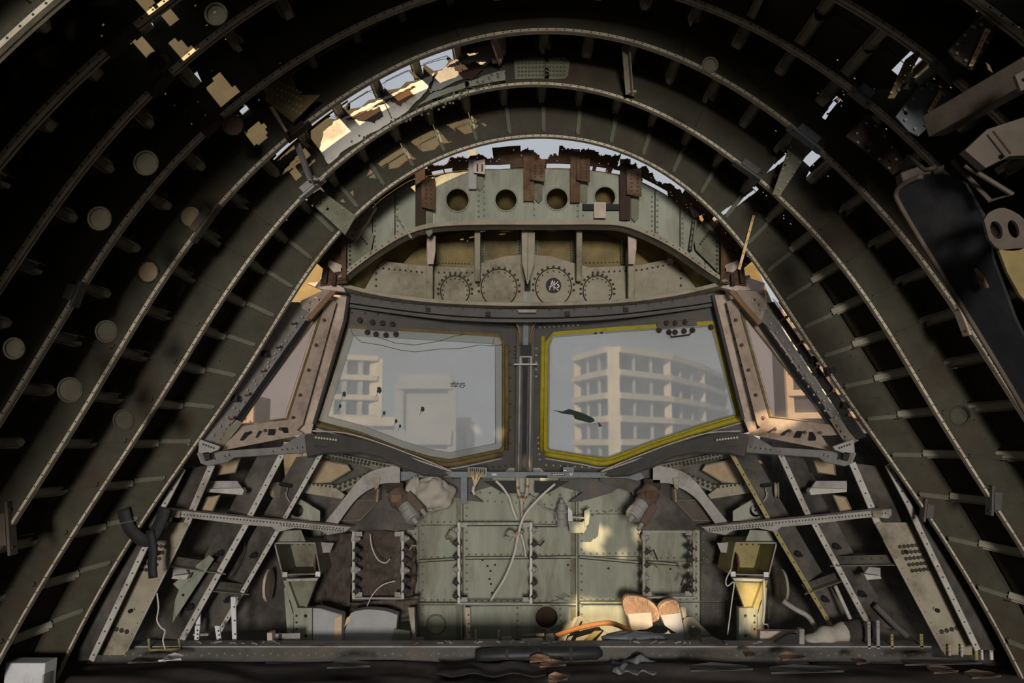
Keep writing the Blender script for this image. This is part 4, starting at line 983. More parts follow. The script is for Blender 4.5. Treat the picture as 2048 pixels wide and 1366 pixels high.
    # intercostals between neighbouring frames
    for (ta, tb) in ((tops[1], tops[2]), (tops[2], tops[3])):
        for f in ((.30,) if ta is tops[1] else (.50,)):
            a = U(lerp(ta[2][0], ta[3][0], f), lerp(ta[2][1], ta[3][1], f), ta[4] + .05); b = U(lerp(tb[2][0], tb[3][0], f) , lerp(tb[2][1], tb[3][1], f) + 14, tb[4] + .05)
            t = thing('intercostal', 'dark flat intercostal joining slanted frames in the ' + ('outer' if ta is tops[1] else 'inner') + ' bay, ' + side + ' side', 'rib', 'intercostals of the nose frames')
            MB().bar(a, b, .05, .006, V((0, -1, 0))).build('strip', 'nose_skin', t)
            MB().bar(a + V((0, -.02, -.025)), b + V((0, -.02, -.025)), .006, .04, V((0, -1, 0))).build('lip', 'sage_dark', t)
            rv = MB()
            for k_ in range(7): rv.rivet(a.lerp(b, (k_ + .5) / 7) + V((0, -.004, .006)), V((0, -1, 0)), .007)
            stuff(rv.build('rivets', 'rivet', t))
    # beige skin panel between the two outer frames, tan inset panels
    t = thing('skin_sheet', 'beige riveted skin panel between outer slanted frames, ' + side + ' side near the floor', 'panel')
    o0, o1 = (tops[0], tops[1]); k = sg
    Pp = [(o0[2][0] - k * 6, 1045), (o1[2][0] - k * 2, 1045), (o1[3][0], 1310), (o0[3][0], 1310)]
    P('sheet', 'beige', Pp, 4.232, .006, t)
    bx = lerp(Pp[0][0], Pp[1][0], .5); L = []
    for r_ in range(5):
        y = 1090 + r_ * 12; x0 = lerp(o0[2][0], o0[3][0], (y - 1055) / 250); x1 = lerp(o1[2][0], o1[3][0], (y - 1043) / 257)
        L.append(([(x0 - k * 16, y), (lerp(x0, x1, .75), y + 4)], 4.2255, 5, .011))
    y = 1255; x0 = lerp(o0[2][0], o0[3][0], (y - 1055) / 250); x1 = lerp(o1[2][0], o1[3][0], (y - 1043) / 257); L.append(([(x0 - k * 12, y), (lerp(x0, x1, .8), y + 10)], 4.2255, 4, .013))
    rivet_part(t, L)
    tans = [([(440,905),(485,905),(470,945),(435,950)], 4.42, 'small tan skin panel high between outer frames'), ([(415,995),(440,990),(425,1022),(402,1022)], 4.36, 'narrow tan panel above beam end'), ([(632,918),(695,930),(702,940),(660,965),(618,968)], 5.02, 'tan recessed panel beside curved rib'), ([(690,1000),(760,1000),(720,1040),(665,1042)], 5.10, 'tan skin patch behind curved rib')]
    for poly, Y, wn in tans:
        tm = 'dark_beige' if 'behind curved' in wn else 'tan_plug'
        t = thing('recessed_skin_sheet', wn + ', ' + side + ' side', 'panel')
        P('sheet', tm, g(poly), Y, .008, t, bevel=.002)
        gg = g(poly); rg = [U(x, y, Y - .004) for x, y in gg]; rg.append(rg[0]); MB().tube(rg, .005, 6).build('edge_bead', 'sage_dark', t)
    # rivet-studded ribs by the tan panel
    t = thing('riveted_rib', 'dark rib studded with rivets beside the ' + side + ' tan recessed panel', 'rib')
    P('upper_strip', 'sage_dark', g([(650,902),(790,930),(760,945),(735,935),(700,922),(640,915)]), 4.98, .01, t)
    P('cross_strip', 'sage_dark', g([(765,935),(790,938),(680,985),(662,975)]), 4.98, .01, t)
    P('lower_strip', 'beige', g([(608,966),(664,970),(690,990),(684,998),(600,985)]), 4.94, .03, t, bevel=.002)
    rivet_part(t, [(g([(660,906),(780,934)]), 4.969, 16, .010), (g([(655,914),(740,930)]), 4.969, 12, .010), (g([(775,940),(675,978)]), 4.969, 10, .011), (g([(765,936),(665,974)]), 4.969, 10, .011), (g([(615,967),(672,975)]), 4.937, 7, .008)])
    # shelf brackets between frames
    for poly, Y, wn in (([(412,978),(484,976),(488,982),(484,990),(412,984)], 4.36, 'below the sill'), ([(345,1152),(378,1148),(372,1160),(342,1158)], 4.34, 'above the floor beam')):
        t = thing('shelf_bracket', 'pale flat bracket between slanted frames ' + wn + ', ' + side + ' side', 'bracket')
        P('top_face', 'metal', g([(poly[0][0], poly[0][1] - 16), (poly[1][0] - 10, poly[1][1] - 14), poly[1], poly[0]]), Y + .05, .01, t)
        P('front_lip', 'steel_lit', g(poly), Y, .05, t, bevel=.003)
    # fairlead with pulley hanging between frames three and four
    t = thing('cable_pulley', 'pale cable pulley bracket hanging between slanted frames, ' + side + ' side', 'pulley')
    P('arm', 'beige', g([(598,905),(606,905),(592,960),(580,975),(560,990),(574,955),(588,940)]), 4.78, .012, t, [(*g([(577,962)])[0], 3)], bevel=.002)
    c = U(*g([(553,980)])[0], 4.76); MB().lathe(c + V((-.012, 0, .0)), c + V((.012, -.01, 0)), [(0, .045), (.15, .05), (.4, .04), (.6, .04), (.85, .05), (1, .045)], 18).build('wheel', 'beige', t)
    MB().lathe(U(*g([(560,968)])[0], 4.77), U(*g([(580,972)])[0], 4.70), [(0, .012), (1, .012)], 8).build('axle', 'black', t)
    MB().tube([U(*q, 4.72) for q in g([(575,975),(572,995),(580,1005),(570,985)])], .003, 5).build('lock_wire', 'metal', t)
    # long beam
    t = thing('cross_beam', 'long pale riveted beam crossing the slanted frames, ' + side + ' side', 'beam')
    plb = PL(*[(g([(x, y)])[0][0], y, Y) for x, y, Y in ((330,1025,4.07),(700,1055,4.92),(330,1040,4.07))])
    pb = [(325,1018),(360,1021),(500,1036),(570,1043),(702,1054),(690,1064),(656,1070),(640,1061),(590,1056),(556,1064),(545,1054),(495,1050),(380,1036),(356,1034),(330,1037),(324,1030)]
    P('face_plate', 'steel_lit', g(pb), plb, .012, t, bevel=.001)
    tp = [U(*q, plb) for q in g([(325,1018),(500,1036),(702,1054)])]
    MB().prism(tp + [p + V((0, .09, .0)) for p in tp[::-1]], V((0, 0, 1)), .006).build('top_flange', 'pink_dust', t)
    rivet_part(t, [(g([(332,1026),(500,1041),(690,1058)]), shift(plb, .001), 54, .005), (g([(560,1050),(690,1062)]), shift(plb, .001), 24, .005)])
    P('end_clip', 'beige', g([(343,1020),(362,1022),(360,1036),(344,1034)]), shift(plb, .012), .008, t, bevel=.002)
    # curved rib from cross bar to beam
    t = thing('curved_rib', 'grey curved rib sweeping from the cross bar to the ' + side + ' beam', 'rib')
    P('rib_plate', 'metal', g(spline([(800,930),(762,936),(734,947),(712,966),(684,1002),(648,1047)], 3) + spline([(674,1050),(706,1006),(728,986),(748,975),(766,967),(800,966)], 3)), 4.96, .012, t, bevel=.001)
    P('lug', 'beige', g([(745,955),(760,956),(757,975),(750,980)]), 4.94, .012, t, bevel=.002)
    MB().bar(U(*g([(756,978)])[0], 4.94), U(*g([(754,1004)])[0], 4.94), .012, .008, V((0, -1, 0))).build('pin', 'copper', t)
    P('gusset', 'sage', g([(593,1000),(600,998),(640,1022),(640,1042),(575,1042)]), 4.86, .008, t, [(*g([(594,1021)])[0], 13)])
    # duct box and funnel pedestal
    bodym = 'sage_dark'
    t = thing('duct_box', ('olive yellow' if s_ else 'dark green') + ' open duct box on a tapering funnel bracket', 'duct', 'duct boxes')
    gx = lambda L: L if not s_ else mir(L, 2102)
    A = gx([(549,1086),(630,1086),(641,1148),(565,1150)]); Yf, Yr = 4.84, 5.12
    fa = [U(*q, Yf) for q in A]; ra = [p + V((0, .28, 0)) for p in fa]
    for i, nm in enumerate(('top_wall', 'side_wall', 'bottom_wall', 'side_wall')):
        j = (i + 1) % 4; n_ = (fa[j] - fa[i]).cross(V((0, 1, 0)))
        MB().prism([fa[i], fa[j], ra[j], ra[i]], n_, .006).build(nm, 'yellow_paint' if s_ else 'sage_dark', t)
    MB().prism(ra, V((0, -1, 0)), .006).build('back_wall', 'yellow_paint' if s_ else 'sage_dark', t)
    rg = fa + [fa[0]]; MB().tube(rg, .005, 6).build('rim', 'metal', t)
    for q in gx([(570,1149),(636,1148)]):
        MB().box(U(*q, Yf - .01), .03, .012, .03).build('corner_lug', 'white_plate', t, bevel=.001)
    c = U(*gx([(632,1125)])[0], 4.95); MB().lathe(c, c + V((.012, 0, 0)), [(0, .06), (.5, .065), (1, .06)], 20).build('round_vent', 'rust', t)
    c = U(*gx([(535,1170)])[0], 4.98); MB().lathe(c, c + V((-sg * .015, 0, 0)), [(0, .10), (1, .10)], 24).build('side_disc', 'pink_dust' if not s_ else 'beige', t)
    P('mount_plate', 'sage', gx([(560,1062),(602,1060),(612,1085),(552,1085)]), 4.9, .006, t)
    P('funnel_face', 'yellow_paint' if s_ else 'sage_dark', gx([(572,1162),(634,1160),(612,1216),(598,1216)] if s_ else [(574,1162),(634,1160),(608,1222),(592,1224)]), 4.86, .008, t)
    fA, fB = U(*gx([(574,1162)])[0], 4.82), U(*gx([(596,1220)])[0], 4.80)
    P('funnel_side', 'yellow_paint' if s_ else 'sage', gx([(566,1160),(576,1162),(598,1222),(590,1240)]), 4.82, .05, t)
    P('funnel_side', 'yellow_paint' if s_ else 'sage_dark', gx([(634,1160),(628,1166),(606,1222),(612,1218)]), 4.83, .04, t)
    P('funnel_lip', 'steel_lit', gx([(572,1158),(636,1156),(634,1161),(574,1163)]), 4.81, .05, t)
    P('pedestal_plate', 'sage', gx([(588,1220),(594,1216),(624,1216),(624,1300),(588,1300)]), 4.80, .05, t, [(*gx([(611,1232)])[0], 3.2), (*gx([(611,1272)])[0], 3.2)], bevel=.003)
    P('pedestal_web', 'sage', gx([(568,1175),(573,1175),(587,1225),(587,1270),(574,1265)]), 4.82, .02, t)
    rivet_part(t, [(gx([(593,1225),(593,1265)]), 4.799, 3, .008), (gx([(555,1089),(625,1089)]), 5.11, 6, .006)])
    P('shelf_wing', 'metal', gx([(635,1084),(668,1086),(660,1105),(640,1106)]), 4.98, .006, t)

# blue-grey cross bar
t = thing('cross_bar', 'blue-grey metal bar across the foot of the windshield', 'bar')
P('bar_face', 'metal_blue', [(780,943),(1282,945),(1290,956),(1275,962),(1250,956),(1070,955),(840,955),(800,963),(790,960)], 5.03, .02, t, bevel=.002)
P('hanging_leg', 'metal_blue', [(922,954),(934,954),(934,1008),(922,1008)], 5.02, .008, t, bevel=.001)
P('label_plate', 'grey_dark', [(1103,946),(1130,947),(1130,952),(1103,951)], 5.025, .002, t)
lb = MB()
for k_ in range(7): lb.bar(U(1106 + k_ * 3.3, 948 + (k_ % 2), 5.0225), U(1108 + k_ * 3.3, 949.5 - (k_ % 2), 5.0225), .004, .0008, V((0, -1, 0)))
for k_ in range(6): lb.bar(U(984 + k_ * 1.6, 947, 5.026), U(985 + k_ * 1.6, 951, 5.026), .003, .0008, V((0, -1, 0)))
for L in ([(1140,945),(1141,951)], [(1143,951),(1145,945),(1148,950)], [(1127,941),(1133,941)]):
    lb.bar(U(*L[0], 5.026), U(*L[1], 5.026), .004, .0008, V((0, -1, 0)))
stuff(lb.build('lettering', 'decal_white', t))
P('dark_slot', 'black', [(1053,951),(1095,951),(1095,956),(1053,956)], 5.027, .003, t)
P('small_clip', 'metal_blue', [(1126,934),(1148,934),(1148,944),(1126,944)], 5.04, .01, t, bevel=.001)
rivet_part(t, [([(845,949),(898,950)], 5.029, 8, .006), ([(1200,950),(1225,950)], 5.029, 4, .005), ([(1230,949),(1250,949)], 5.029, 3, .009)])
t = thing('terminal_block', 'green terminal block with cut yellow and purple wires on the cross bar', 'connector')
P('block', 'sage', [(935,934),(974,935),(974,954),(936,954)], 5.0, .02, t, bevel=.002)
for k_ in range(8): P('slot', 'black', [(940 + k_ * 4, 937), (942 + k_ * 4, 937), (942 + k_ * 4, 949), (940 + k_ * 4, 949)], 4.978, .002, t)
for k_ in range(7):
    x = 940 + k_ * 4.6; m_ = ('yellow_wire', 'wire_white', 'purple_wire')[k_ % 3]
    MB().tube([U(x, 942, 4.975), U(x + (950 - x) * .4, 952, 4.955), U(950 + (x - 950) * .2, 966, 4.96), U(948, 976, 4.96)], .004, 5).build('wire', m_, t, True)
MB().tube([U(948, 972, 4.96), U(946, 982, 4.955), U(949, 990, 4.95)], [.012, .010, .008], 8).build('wire_bundle', 'wire_white', t, True)
# lower structure under cross bar (dark braces)
for s_ in (0, 1):
    g = (lambda L: mir(L, 2104)) if s_ else (lambda L: L)
    t = thing('keel_brace', 'dark slanted brace behind the cross bar, ' + ('starboard' if s_ else 'port') + ' of the cables', 'brace')
    P('brace_plate', 'grey_dark', g([(838,956),(985,958),(985,972),(940,985),(968,1005),(930,1000),(880,985)]), 5.2, .02, t, bevel=.003)
    P('opening', 'black', g([(965,962),(1035,962),(1035,985),(1010,988)]), 5.19, .004, t)

# ------------------------------------------------------------------ cables and hoses
def cable(name, label, P_, r, m_, cat='cable', grp=None, n=6):
    Q = [(x, y, Y) for x, y, Y in P_]; S = spline(Q, n)
    return tag(MB().tube([U(x, y, Y) for x, y, Y in S], r, 8).build(name, m_, None, True), label, cat, grp)
t = thing('y_pipe', 'dusty Y-shaped pipe joining two hoses below the centre post', 'pipe')
MB().tube([U(1035,945,5.12), U(1035,975,5.12), U(1037,985,5.12), U(1043,1002,5.12), U(1044,1035,5.14)], .011, 8).build('hose', 'pink_dust', t, True)
MB().tube([U(1055,945,5.12), U(1055,972,5.12), U(1053,988,5.12), U(1046,1002,5.12)], .011, 8).build('hose', 'pink_dust', t, True)
for x, y in ((1035,975),(1054,972),(1039,994),(1050,994)): MB().lathe(U(x, y - 2, 5.12), U(x, y + 3, 5.12), [(0, .015), (1, .015)], 10).build('clamp', 'copper', t)
cable('cable', 'long white cable slanting from clamp to rack foot', [(1110,968,5.12),(1085,990,5.1),(1055,1022,5.1),(1043,1045,5.08),(1036,1072,5.08),(1028,1110,5.1),(1010,1155,5.14),(982,1200,5.18)], .009, 'wire_white')
cable('cable', 'short pale cable dropping from behind the bar to the rack', [(992,962,5.15),(1005,975,5.14),(1018,995,5.13),(1026,1020,5.12),(1034,1040,5.1)], .009, 'wire_white')
cable('cable', 'thin cable looping to the cylindrical sensor', [(1018,988,5.18),(1050,990,5.18),(1075,1000,5.18),(1090,1018,5.17),(1110,1026,5.15),(1113,1042,5.12)], .006, 'metal')
cable('cable', 'thin pale cable running down beside the central rack post', [(1042,1068,5.07),(1048,1090,5.08),(1052,1115,5.1)], .007, 'wire_white')
cable('cable', 'thin wire curving over dark fabric beside the port rack', [(740,1068,5.1),(744,1095,5.09),(755,1118,5.08),(770,1126,5.08),(780,1118,5.1)], .004, 'wire_white')
cable('cable', 'thin wire hanging from port rack to grey cushion', [(790,1162,5.08),(765,1170,5.07),(745,1190,5.05),(730,1222,4.98)], .004, 'wire_white')
cable('cable', 'white cord hanging from the starboard duct box', [(1462,1138,4.8),(1452,1160,4.79),(1455,1172,4.79),(1468,1165,4.79),(1464,1200,4.79),(1455,1270,4.8)], .004, 'wire_white')
cable('cable', 'white cord dangling beside the starboard funnel', [(1528,1160,4.78),(1529,1220,4.78),(1526,1245,4.78),(1535,1250,4.78),(1538,1262,4.8)], .004, 'wire_white')
cable('cable', 'thin knotted string hanging beside the beige panel, port side', [(314,1186,4.15),(317,1215,4.15),(314,1240,4.15),(322,1255,4.15),(330,1262,4.15),(326,1280,4.15),(330,1298,4.15)], .004, 'wire_white')
cable('cable', 'thin black wire across the dark skin near port duct box', [(492,1075,4.7),(486,1105,4.7),(475,1135,4.7),(462,1155,4.7)], .003, 'black')
cable('hose', 'brown rubber hose arching over the nose well floor', [(1112,1272,4.95),(1150,1258,4.95),(1195,1248,4.95),(1225,1247,4.95),(1262,1262,4.97)], .016, 'hose', 'hose')
cable('curved_strip', 'bent pale metal strip leaning starboard of the funnel', [(1566,1202,4.7),(1590,1218,4.7),(1615,1232,4.68),(1628,1250,4.66),(1640,1275,4.6)], .016, 'metal', 'strip')
cable('thin_rod', 'pale slanted rod standing in the nose well, starboard side', [(1670,1171,4.6),(1690,1215,4.58),(1706,1250,4.56)], .012, 'steel_lit', 'rod')
cable('pipe_stub', 'dark pipe stub lying low between starboard frames', [(1750,1210,4.5),(1790,1250,4.5),(1815,1272,4.5)], .02, 'grey_dark', 'pipe')

# ------------------------------------------------------------------ connector racks
def rack(label, x0, x1, y0, y1, Y, left, right, m_='beige', topbar=True):
    t = thing('connector_rack', label, 'rack', 'connector racks')
    for x in (x0, x1): MB().bar(U(x, y0, Y), U(x, y1, Y), .018, .04, V((0, -1, 0))).build('upright', m_, t, bevel=.002)
    if topbar: MB().bar(U(x0, y0 + 3, Y + .01), U(x1, y0 + 3, Y + .01), .016, .02, V((0, -1, 0))).build('top_rail', 'sage', t)
    MB().bar(U(x0 - 2, y1, Y), U(x1 + 3, y1, Y), .012, .03, V((0, -1, 0))).build('bottom_rail', 'metal', t)
    for x, s in ((x0, 1), (x1, -1)):
        for y in (y0 + 6, y1 - 7): MB().box(U(x + s * 9, y, Y), .05, .006, .03).build('corner_tab', 'metal', t, bevel=.001)
    for x, n_, s in ((x0, *left), (x1, *right)):
        for k_ in range(n_):
            y = lerp(y0 + 16, y1 - 14, k_ / max(1, n_ - 1)); p = U(x - s * 5, y, Y + .01); q = U(x + s * 13, y + random.uniform(-2, 2), Y - .0)
            c_ = MB().lathe(p, q, [(0, .014), (.1, .028), (.5, .029), (.55, .022), (.75, .021), (.8, .013), (1, .011)], 10).build('connector', 'rubber' if k_ % 3 else 'metal', t)
            if random.random() < .28:
                MB().tube([q, q + V((s * .02, -.01, random.uniform(-.02, .03))), q + V((s * .045, -.015, random.uniform(-.05, .03)))], .006, 5).build('wire_end', random.choice(('gasket_brown', 'rust_dark', 'yellow_paint')), c_)
    return t
random.seed(11)
rack('connector rack against brown fabric beside the port duct box', 708, 806, 1062, 1196, 5.10, (6, 1), (6, 1), 'steel_lit', False)
rack('central connector rack with bulbous plugs on both uprights', 918, 1062, 1044, 1206, 5.16, (6, -1), (6, 1), 'wire_white')
rack('connector rack with small plate behind the bristle brushes', 1287, 1387, 1060, 1194, 5.12, (5, 1), (6, -1), 'beige')
t = thing('tube_clip', 'small red and silver clip gripping the white cable', 'clip')
MB().box(U(1036,1068,5.06), .03, .012, .02).build('clip_body', 'metal', t, bevel=.002); MB().box(U(1034,1066,5.05), .012, .01, .02).build('red_band', 'red', t, bevel=.001)
t = thing('insulation_tuft', 'pale torn fluff of insulation hanging at the central rack', 'insulation')
bm_ = MB()
for k_ in range(7):
    p = U(1016 + (k_ % 4) * 8, 1060 + (k_ // 4) * 9 + (k_ % 3) * 3, 5.14); q = p + V((random.uniform(-.03, .03), random.uniform(-.01, .01), random.uniform(-.04, .02)))
    bm_.lathe(p, q, [(0, .006), (.2, .024), (.5, .030), (.8, .02), (1, .004)], 8)
stuff(bm_.build('tuft', 'sage', t, True))

# ------------------------------------------------------------------ actuators, sensor, bag
def actuator(label, a, b, Y, s):
    t = thing('actuator', label, 'actuator', 'actuators hanging below the sill')
    p, q = U(*a, Y + .05), U(*b, Y - .06); ax = (q - p).normalized()
    MB().lathe(p, p.lerp(q, .55), [(0, .05), (.1, .062), (.45, .062), (.5, .07), (.62, .07), (.66, .055), (1, .055)], 16).build('motor_housing', 'brown_box' if s < 0 else 'grey_dark', t)
    MB().lathe(p.lerp(q, .5), q, [(0, .048), (.55, .048), (.6, .052), (1, .052)], 16).build('drive_cylinder', 'metal' if s < 0 else 'beige', t)
    MB().lathe(q, q + ax * .012, [(0, .045), (1, .043)], 16).build('end_cap', 'grey_dark' if s > 0 else 'metal', t)
    MB().lathe(q + ax * .008, q + ax * .05, [(0, .020), (.5, .018), (1, .012)], 10).build('shaft', 'metal', t)
    sd_ = ax.cross(V((0, -1, 0))).normalized() * s
    r_ = p.lerp(q, .35) + sd_ * .065; e_ = q + sd_ * .075
    MB().bar(r_, e_, .05, .06, V((0, -1, 0))).build('side_housing', 'brown_box' if s < 0 else 'copper', t, bevel=.006)
    MB().lathe(e_, e_ + ax * .05, [(0, .016), (1, .012)], 8).build('side_shaft', 'metal', t)
    MB().box(p.lerp(q, .2) + V((0, -.07, 0)), .07, .03, .05).build('nameplate', 'white_plate' if s > 0 else 'rust', t, bevel=.002)
    MB().box(p + V((0, .02, .03)), .11, .06, .07).build('mount', 'rust_dark', t, bevel=.006)
actuator('dusty cylindrical actuator beside the crumpled bag', (790,985), (826,1036), 4.92, -1)
actuator('orange-lit cylindrical actuator hanging right of the sensor', (1305,978), (1266,1032), 4.92, -1)
t = thing('sensor_unit', 'grey cylindrical sensor with green bracket on the bulkhead', 'sensor')
MB().lathe(U(1124,1052,5.2), U(1123,998,5.16), [(0, .035), (.3, .037), (.32, .032), (.5, .032), (.52, .042), (.6, .042), (.62, .03), (.85, .028), (.87, .016), (1, .014)], 14).build('canister', 'metal', t)
P('clamp', 'white_plate', [(1136,1014),(1144,1022),(1146,1042),(1136,1042)], 5.15, .03, t)
P('tray', 'sage', [(1136,1042),(1166,1044),(1180,1014),(1182,1046),(1168,1066),(1140,1066)], 5.14, .04, t, bevel=.006)
P('side_plate', 'sage', [(1168,1022),(1181,1014),(1178,1048),(1170,1055)], 5.08, .012, t, bevel=.002)
MB().bar(U(1146,1034,5.12), U(1170,1036,5.10), .012, .012, V((0, -1, 0))).build('rod', 'pink_dust', t)
def lump(name, mat_, parent, c, rx, ry, rz, seed, amp=.18, n=14, m=9, rot=0, flat=None):
    rnd = random.Random(seed); ph = [rnd.uniform(0, 6.28) for _ in range(8)]; mb = MB(); vs = []; fs = []
    for i in range(m + 1):
        v = math.pi * i / m
        for j in range(n):
            u = 2 * math.pi * j / n
            k = 1 + amp * (.5 * math.sin(3 * u + ph[0] + 2 * v) + .35 * math.sin(5 * u + ph[1] - 3 * v) + .3 * math.sin(7 * v + ph[2] + u) + .25 * math.sin(9 * u + 5 * v + ph[3]))
            p = V((rx * math.sin(v) * math.cos(u) * k, ry * math.sin(v) * math.sin(u) * k, rz * math.cos(v) * k))
            if flat is not None and p.z < flat: p.z = flat
            vs.append(V(c) + Matrix.Rotation(rot, 3, 'Y') @ p)
    for i in range(m):
        for j in range(n): fs.append((i*n+j, i*n+(j+1)%n, (i+1)*n+(j+1)%n, (i+1)*n+j))
    mb.add(vs, fs); return mb.build(name, mat_, parent, True)
t = thing('plastic_bag', 'crumpled pale bag stuffed beside the port actuator', 'bag')
lump('bag_body', 'bag', t, U(866,988,5.02), .135, .09, .105, 5, .16, 36, 22); lump('bag_neck', 'bag', t, U(824,985,4.99), .045, .05, .10, 8, .2, 22, 14, .25)
t = thing('insulation_blanket', 'brown woven insulation blanket draped around the port rack', 'blanket')
def drape(name, mat_, parent, poly_top, poly_bot, Y, seed, amp=.03, nx=30, ny=18):
    rnd = random.Random(seed); ph = [rnd.uniform(0, 6.28) for _ in range(6)]; mb = MB()
    for i in range(ny + 1):
        for j in range(nx + 1):
            f = j / nx; a = (float(np.interp(f, np.linspace(0, 1, len(poly_top)), [p[0] for p in poly_top])), float(np.interp(f, np.linspace(0, 1, len(poly_top)), [p[1] for p in poly_top])))
            b = (float(np.interp(f, np.linspace(0, 1, len(poly_bot)), [p[0] for p in poly_bot])), float(np.interp(f, np.linspace(0, 1, len(poly_bot)), [p[1] for p in poly_bot])))
            g_ = i / ny; x, y = lerp(a[0], b[0], g_), lerp(a[1], b[1], g_)
            d = amp * (.6 * math.sin(f * 9 - g_ * 6 + ph[0]) + .4 * math.sin(f * 17 + g_ * 13 + ph[1]) + .3 * math.sin(g_ * 25 - f * 11 + ph[2]))
            mb.v.append(tuple(U(x, y, Y + d)))
    for i in range(ny):
        for j in range(nx): a = i * (nx + 1) + j; mb.f.append((a, a + 1, a + nx + 2, a + nx + 1))
    o = mb.build(name, mat_, parent, True); so = o.modifiers.new('thick', 'SOLIDIFY'); so.thickness = .008; return o
drape('cloth', 'insulation', t, [(660,1068),(700,1065),(760,1060),(815,1068),(830,1085)], [(640,1225),(690,1210),(760,1205),(825,1200),(832,1165)], 5.22, 2, .05)
drape('cloth_side', 'insulation', t, [(632,1080),(662,1068),(705,1066)], [(610,1220),(650,1222),(700,1212)], 5.16, 4, .04)
drape('cloth_foot', 'insulation', t, [(640,1205),(720,1205),(840,1192)], [(650,1270),(740,1260),(820,1240)], 5.14, 6, .04)

# ------------------------------------------------------------------ loose things on the nose well floor
t = thing('seat_cushion', 'grey vinyl side cushion with torn foam edge beside the port pedestal', 'cushion')
P('cover', 'grey_vinyl', [(625,1216),(640,1217),(685,1230),(682,1300),(625,1300)], 4.78, .10, t, bevel=.012)
P('torn_edge', 'foam', [(670,1236),(684,1230),(682,1300),(666,1300)], 4.77, .03, t, bevel=.004)
t = thing('seat_cushion', 'wide grey seat back with arched top in the nose well', 'cushion')
P('cover', 'grey_vinyl', spline([(690,1262),(698,1234),(706,1224),(735,1219),(770,1222),(795,1230)], 4) + [(792,1260),(784,1300),(680,1300)], 4.86, .09, t, bevel=.014)
P('torn_patch', 'foam', [(693,1236),(702,1230),(700,1242),(692,1250),(688,1256)], 4.855, .006, t)
t = thing('bent_sheet', 'dark bent panel end next to the wide grey seat back', 'panel')
P('sheet', 'sage_dark', [(788,1258),(820,1262),(822,1300),(780,1300)], 4.84, .03, t, bevel=.004); P('fold', 'metal', [(822,1255),(828,1215),(832,1290),(830,1300)], 4.86, .02, t)
t = thing('angle_stand', 'bare metal upright angle beside the round green hole', 'bracket')
P('upright', 'beige', [(816,1215),(830,1215),(834,1290),(826,1290)], 5.0, .02, t, bevel=.002); P('foot', 'metal', [(800,1280),(845,1278),(850,1292),(800,1292)], 4.9, .06, t, bevel=.003)
for x0, y0, x1, y1, Y, m_, lab in ((391,1194,400,1272,4.55,'white_plate','leaning white angle strip near the port beige panel'), (461,1194,473,1290,4.55,'white_plate','tall upright white angle strip near the port pedestal'), (390,1251,396,1288,4.52,'white_plate','short white stub beside the leaning strip'), (429,1252,443,1290,4.52,'white_plate','short square white bracket between white strips'), (930,1215,941,1282,5.2,'pink_dust','dusty pink upright bracket below the central rack')):
    t = thing('angle_strip', lab, 'bracket')
    P('upright', m_, [(x0, y0), (x0 + 10 if x1 - x0 > 5 else x1, y0), (x1, y1), (x1 - (8 if x1 - x0 > 5 else 6), y1)], Y, .012, t, bevel=.001)
    P('foot', 'metal', [(x1 - 14, y1 - 4), (x1 + 16, y1 - 5), (x1 + 16, y1), (x1 - 14, y1)], Y - .01, .03, t)
    rivet_part(t, [([(lerp(x0, x1, .3) + 3, y0 + 6), (lerp(x0, x1, .8), y1 - 8)], Y - .001, 3, .006)])
t = thing('metal_channel', 'short bare metal channel lying in front of the port pedestal', 'channel')
P('end_plate', 'pink_dust', [(534,1266),(544,1265),(545,1296),(535,1296)], 4.5, .06, t); P('back_plate', 'metal', [(544,1268),(600,1266),(600,1294),(545,1296)], 4.56, .01, t, bevel=.001); P('slot', 'black', [(557,1269),(563,1269),(564,1288),(557,1288)], 4.548, .004, t)
t = thing('yellow_bracket', 'thin yellow U-shaped wire bracket on the beam near the port panel', 'bracket')
MB().tube([U(297,1277,4.35), U(300,1300,4.35), U(361,1298,4.35), U(357,1276,4.35)], .008, 8).build('bent_rod', 'yellow_paint', t)
t = thing('tan_bracket', 'thin tan U-shaped bracket under the central rack', 'bracket')
MB().tube([U(951,1260,5.0), U(952,1280,5.0), U(996,1280,5.0), U(998,1260,5.0)], .008, 6).build('bent_rod', 'pink_dust', t)
P('tab', 'beige', [(1003,1274),(1024,1273),(1024,1292),(1005,1292)], 4.8, .02, t)
# bristle brushes
def brush(label, fan, base, Y, seed, cardp, cm):
    t = thing('bristle_brush', label, 'brush', 'bristle brushes'); rnd = random.Random(seed)
    fan = spline(fan, 4); core = P('bristle_core', 'bristle', fan, Y, .07, t, bevel=.012); mb = MB()
    for k_ in range(1500):
        i = rnd.randrange(len(fan) - 1); f = rnd.random(); e = (lerp(fan[i][0], fan[i + 1][0], f), lerp(fan[i][1], fan[i + 1][1], f))
        s0 = rnd.uniform(.15, .9); s1 = min(1.09, s0 + rnd.uniform(.12, .3)); dy = rnd.uniform(0, .075) if s1 > 1 else 0
        a = U(lerp(base[0], e[0], s0), lerp(base[1], e[1], s0), Y - .006 + dy); b = U(lerp(base[0], e[0], s1) + rnd.gauss(0, .8), lerp(base[1], e[1], s1) + rnd.gauss(0, .8), Y - .012 + dy)
        w = (b - a).cross(V((0, 1, 0)))* (1 / max(1e-6, (b - a).length)) * .0014; mb.add([a - w, a + w, b], [(0, 1, 2)])
    stuff(mb.build('bristles', 'bristle_dark', t))
    P('sleeve', cm, cardp, Y - .02, .11, t, bevel=.004)
    return t
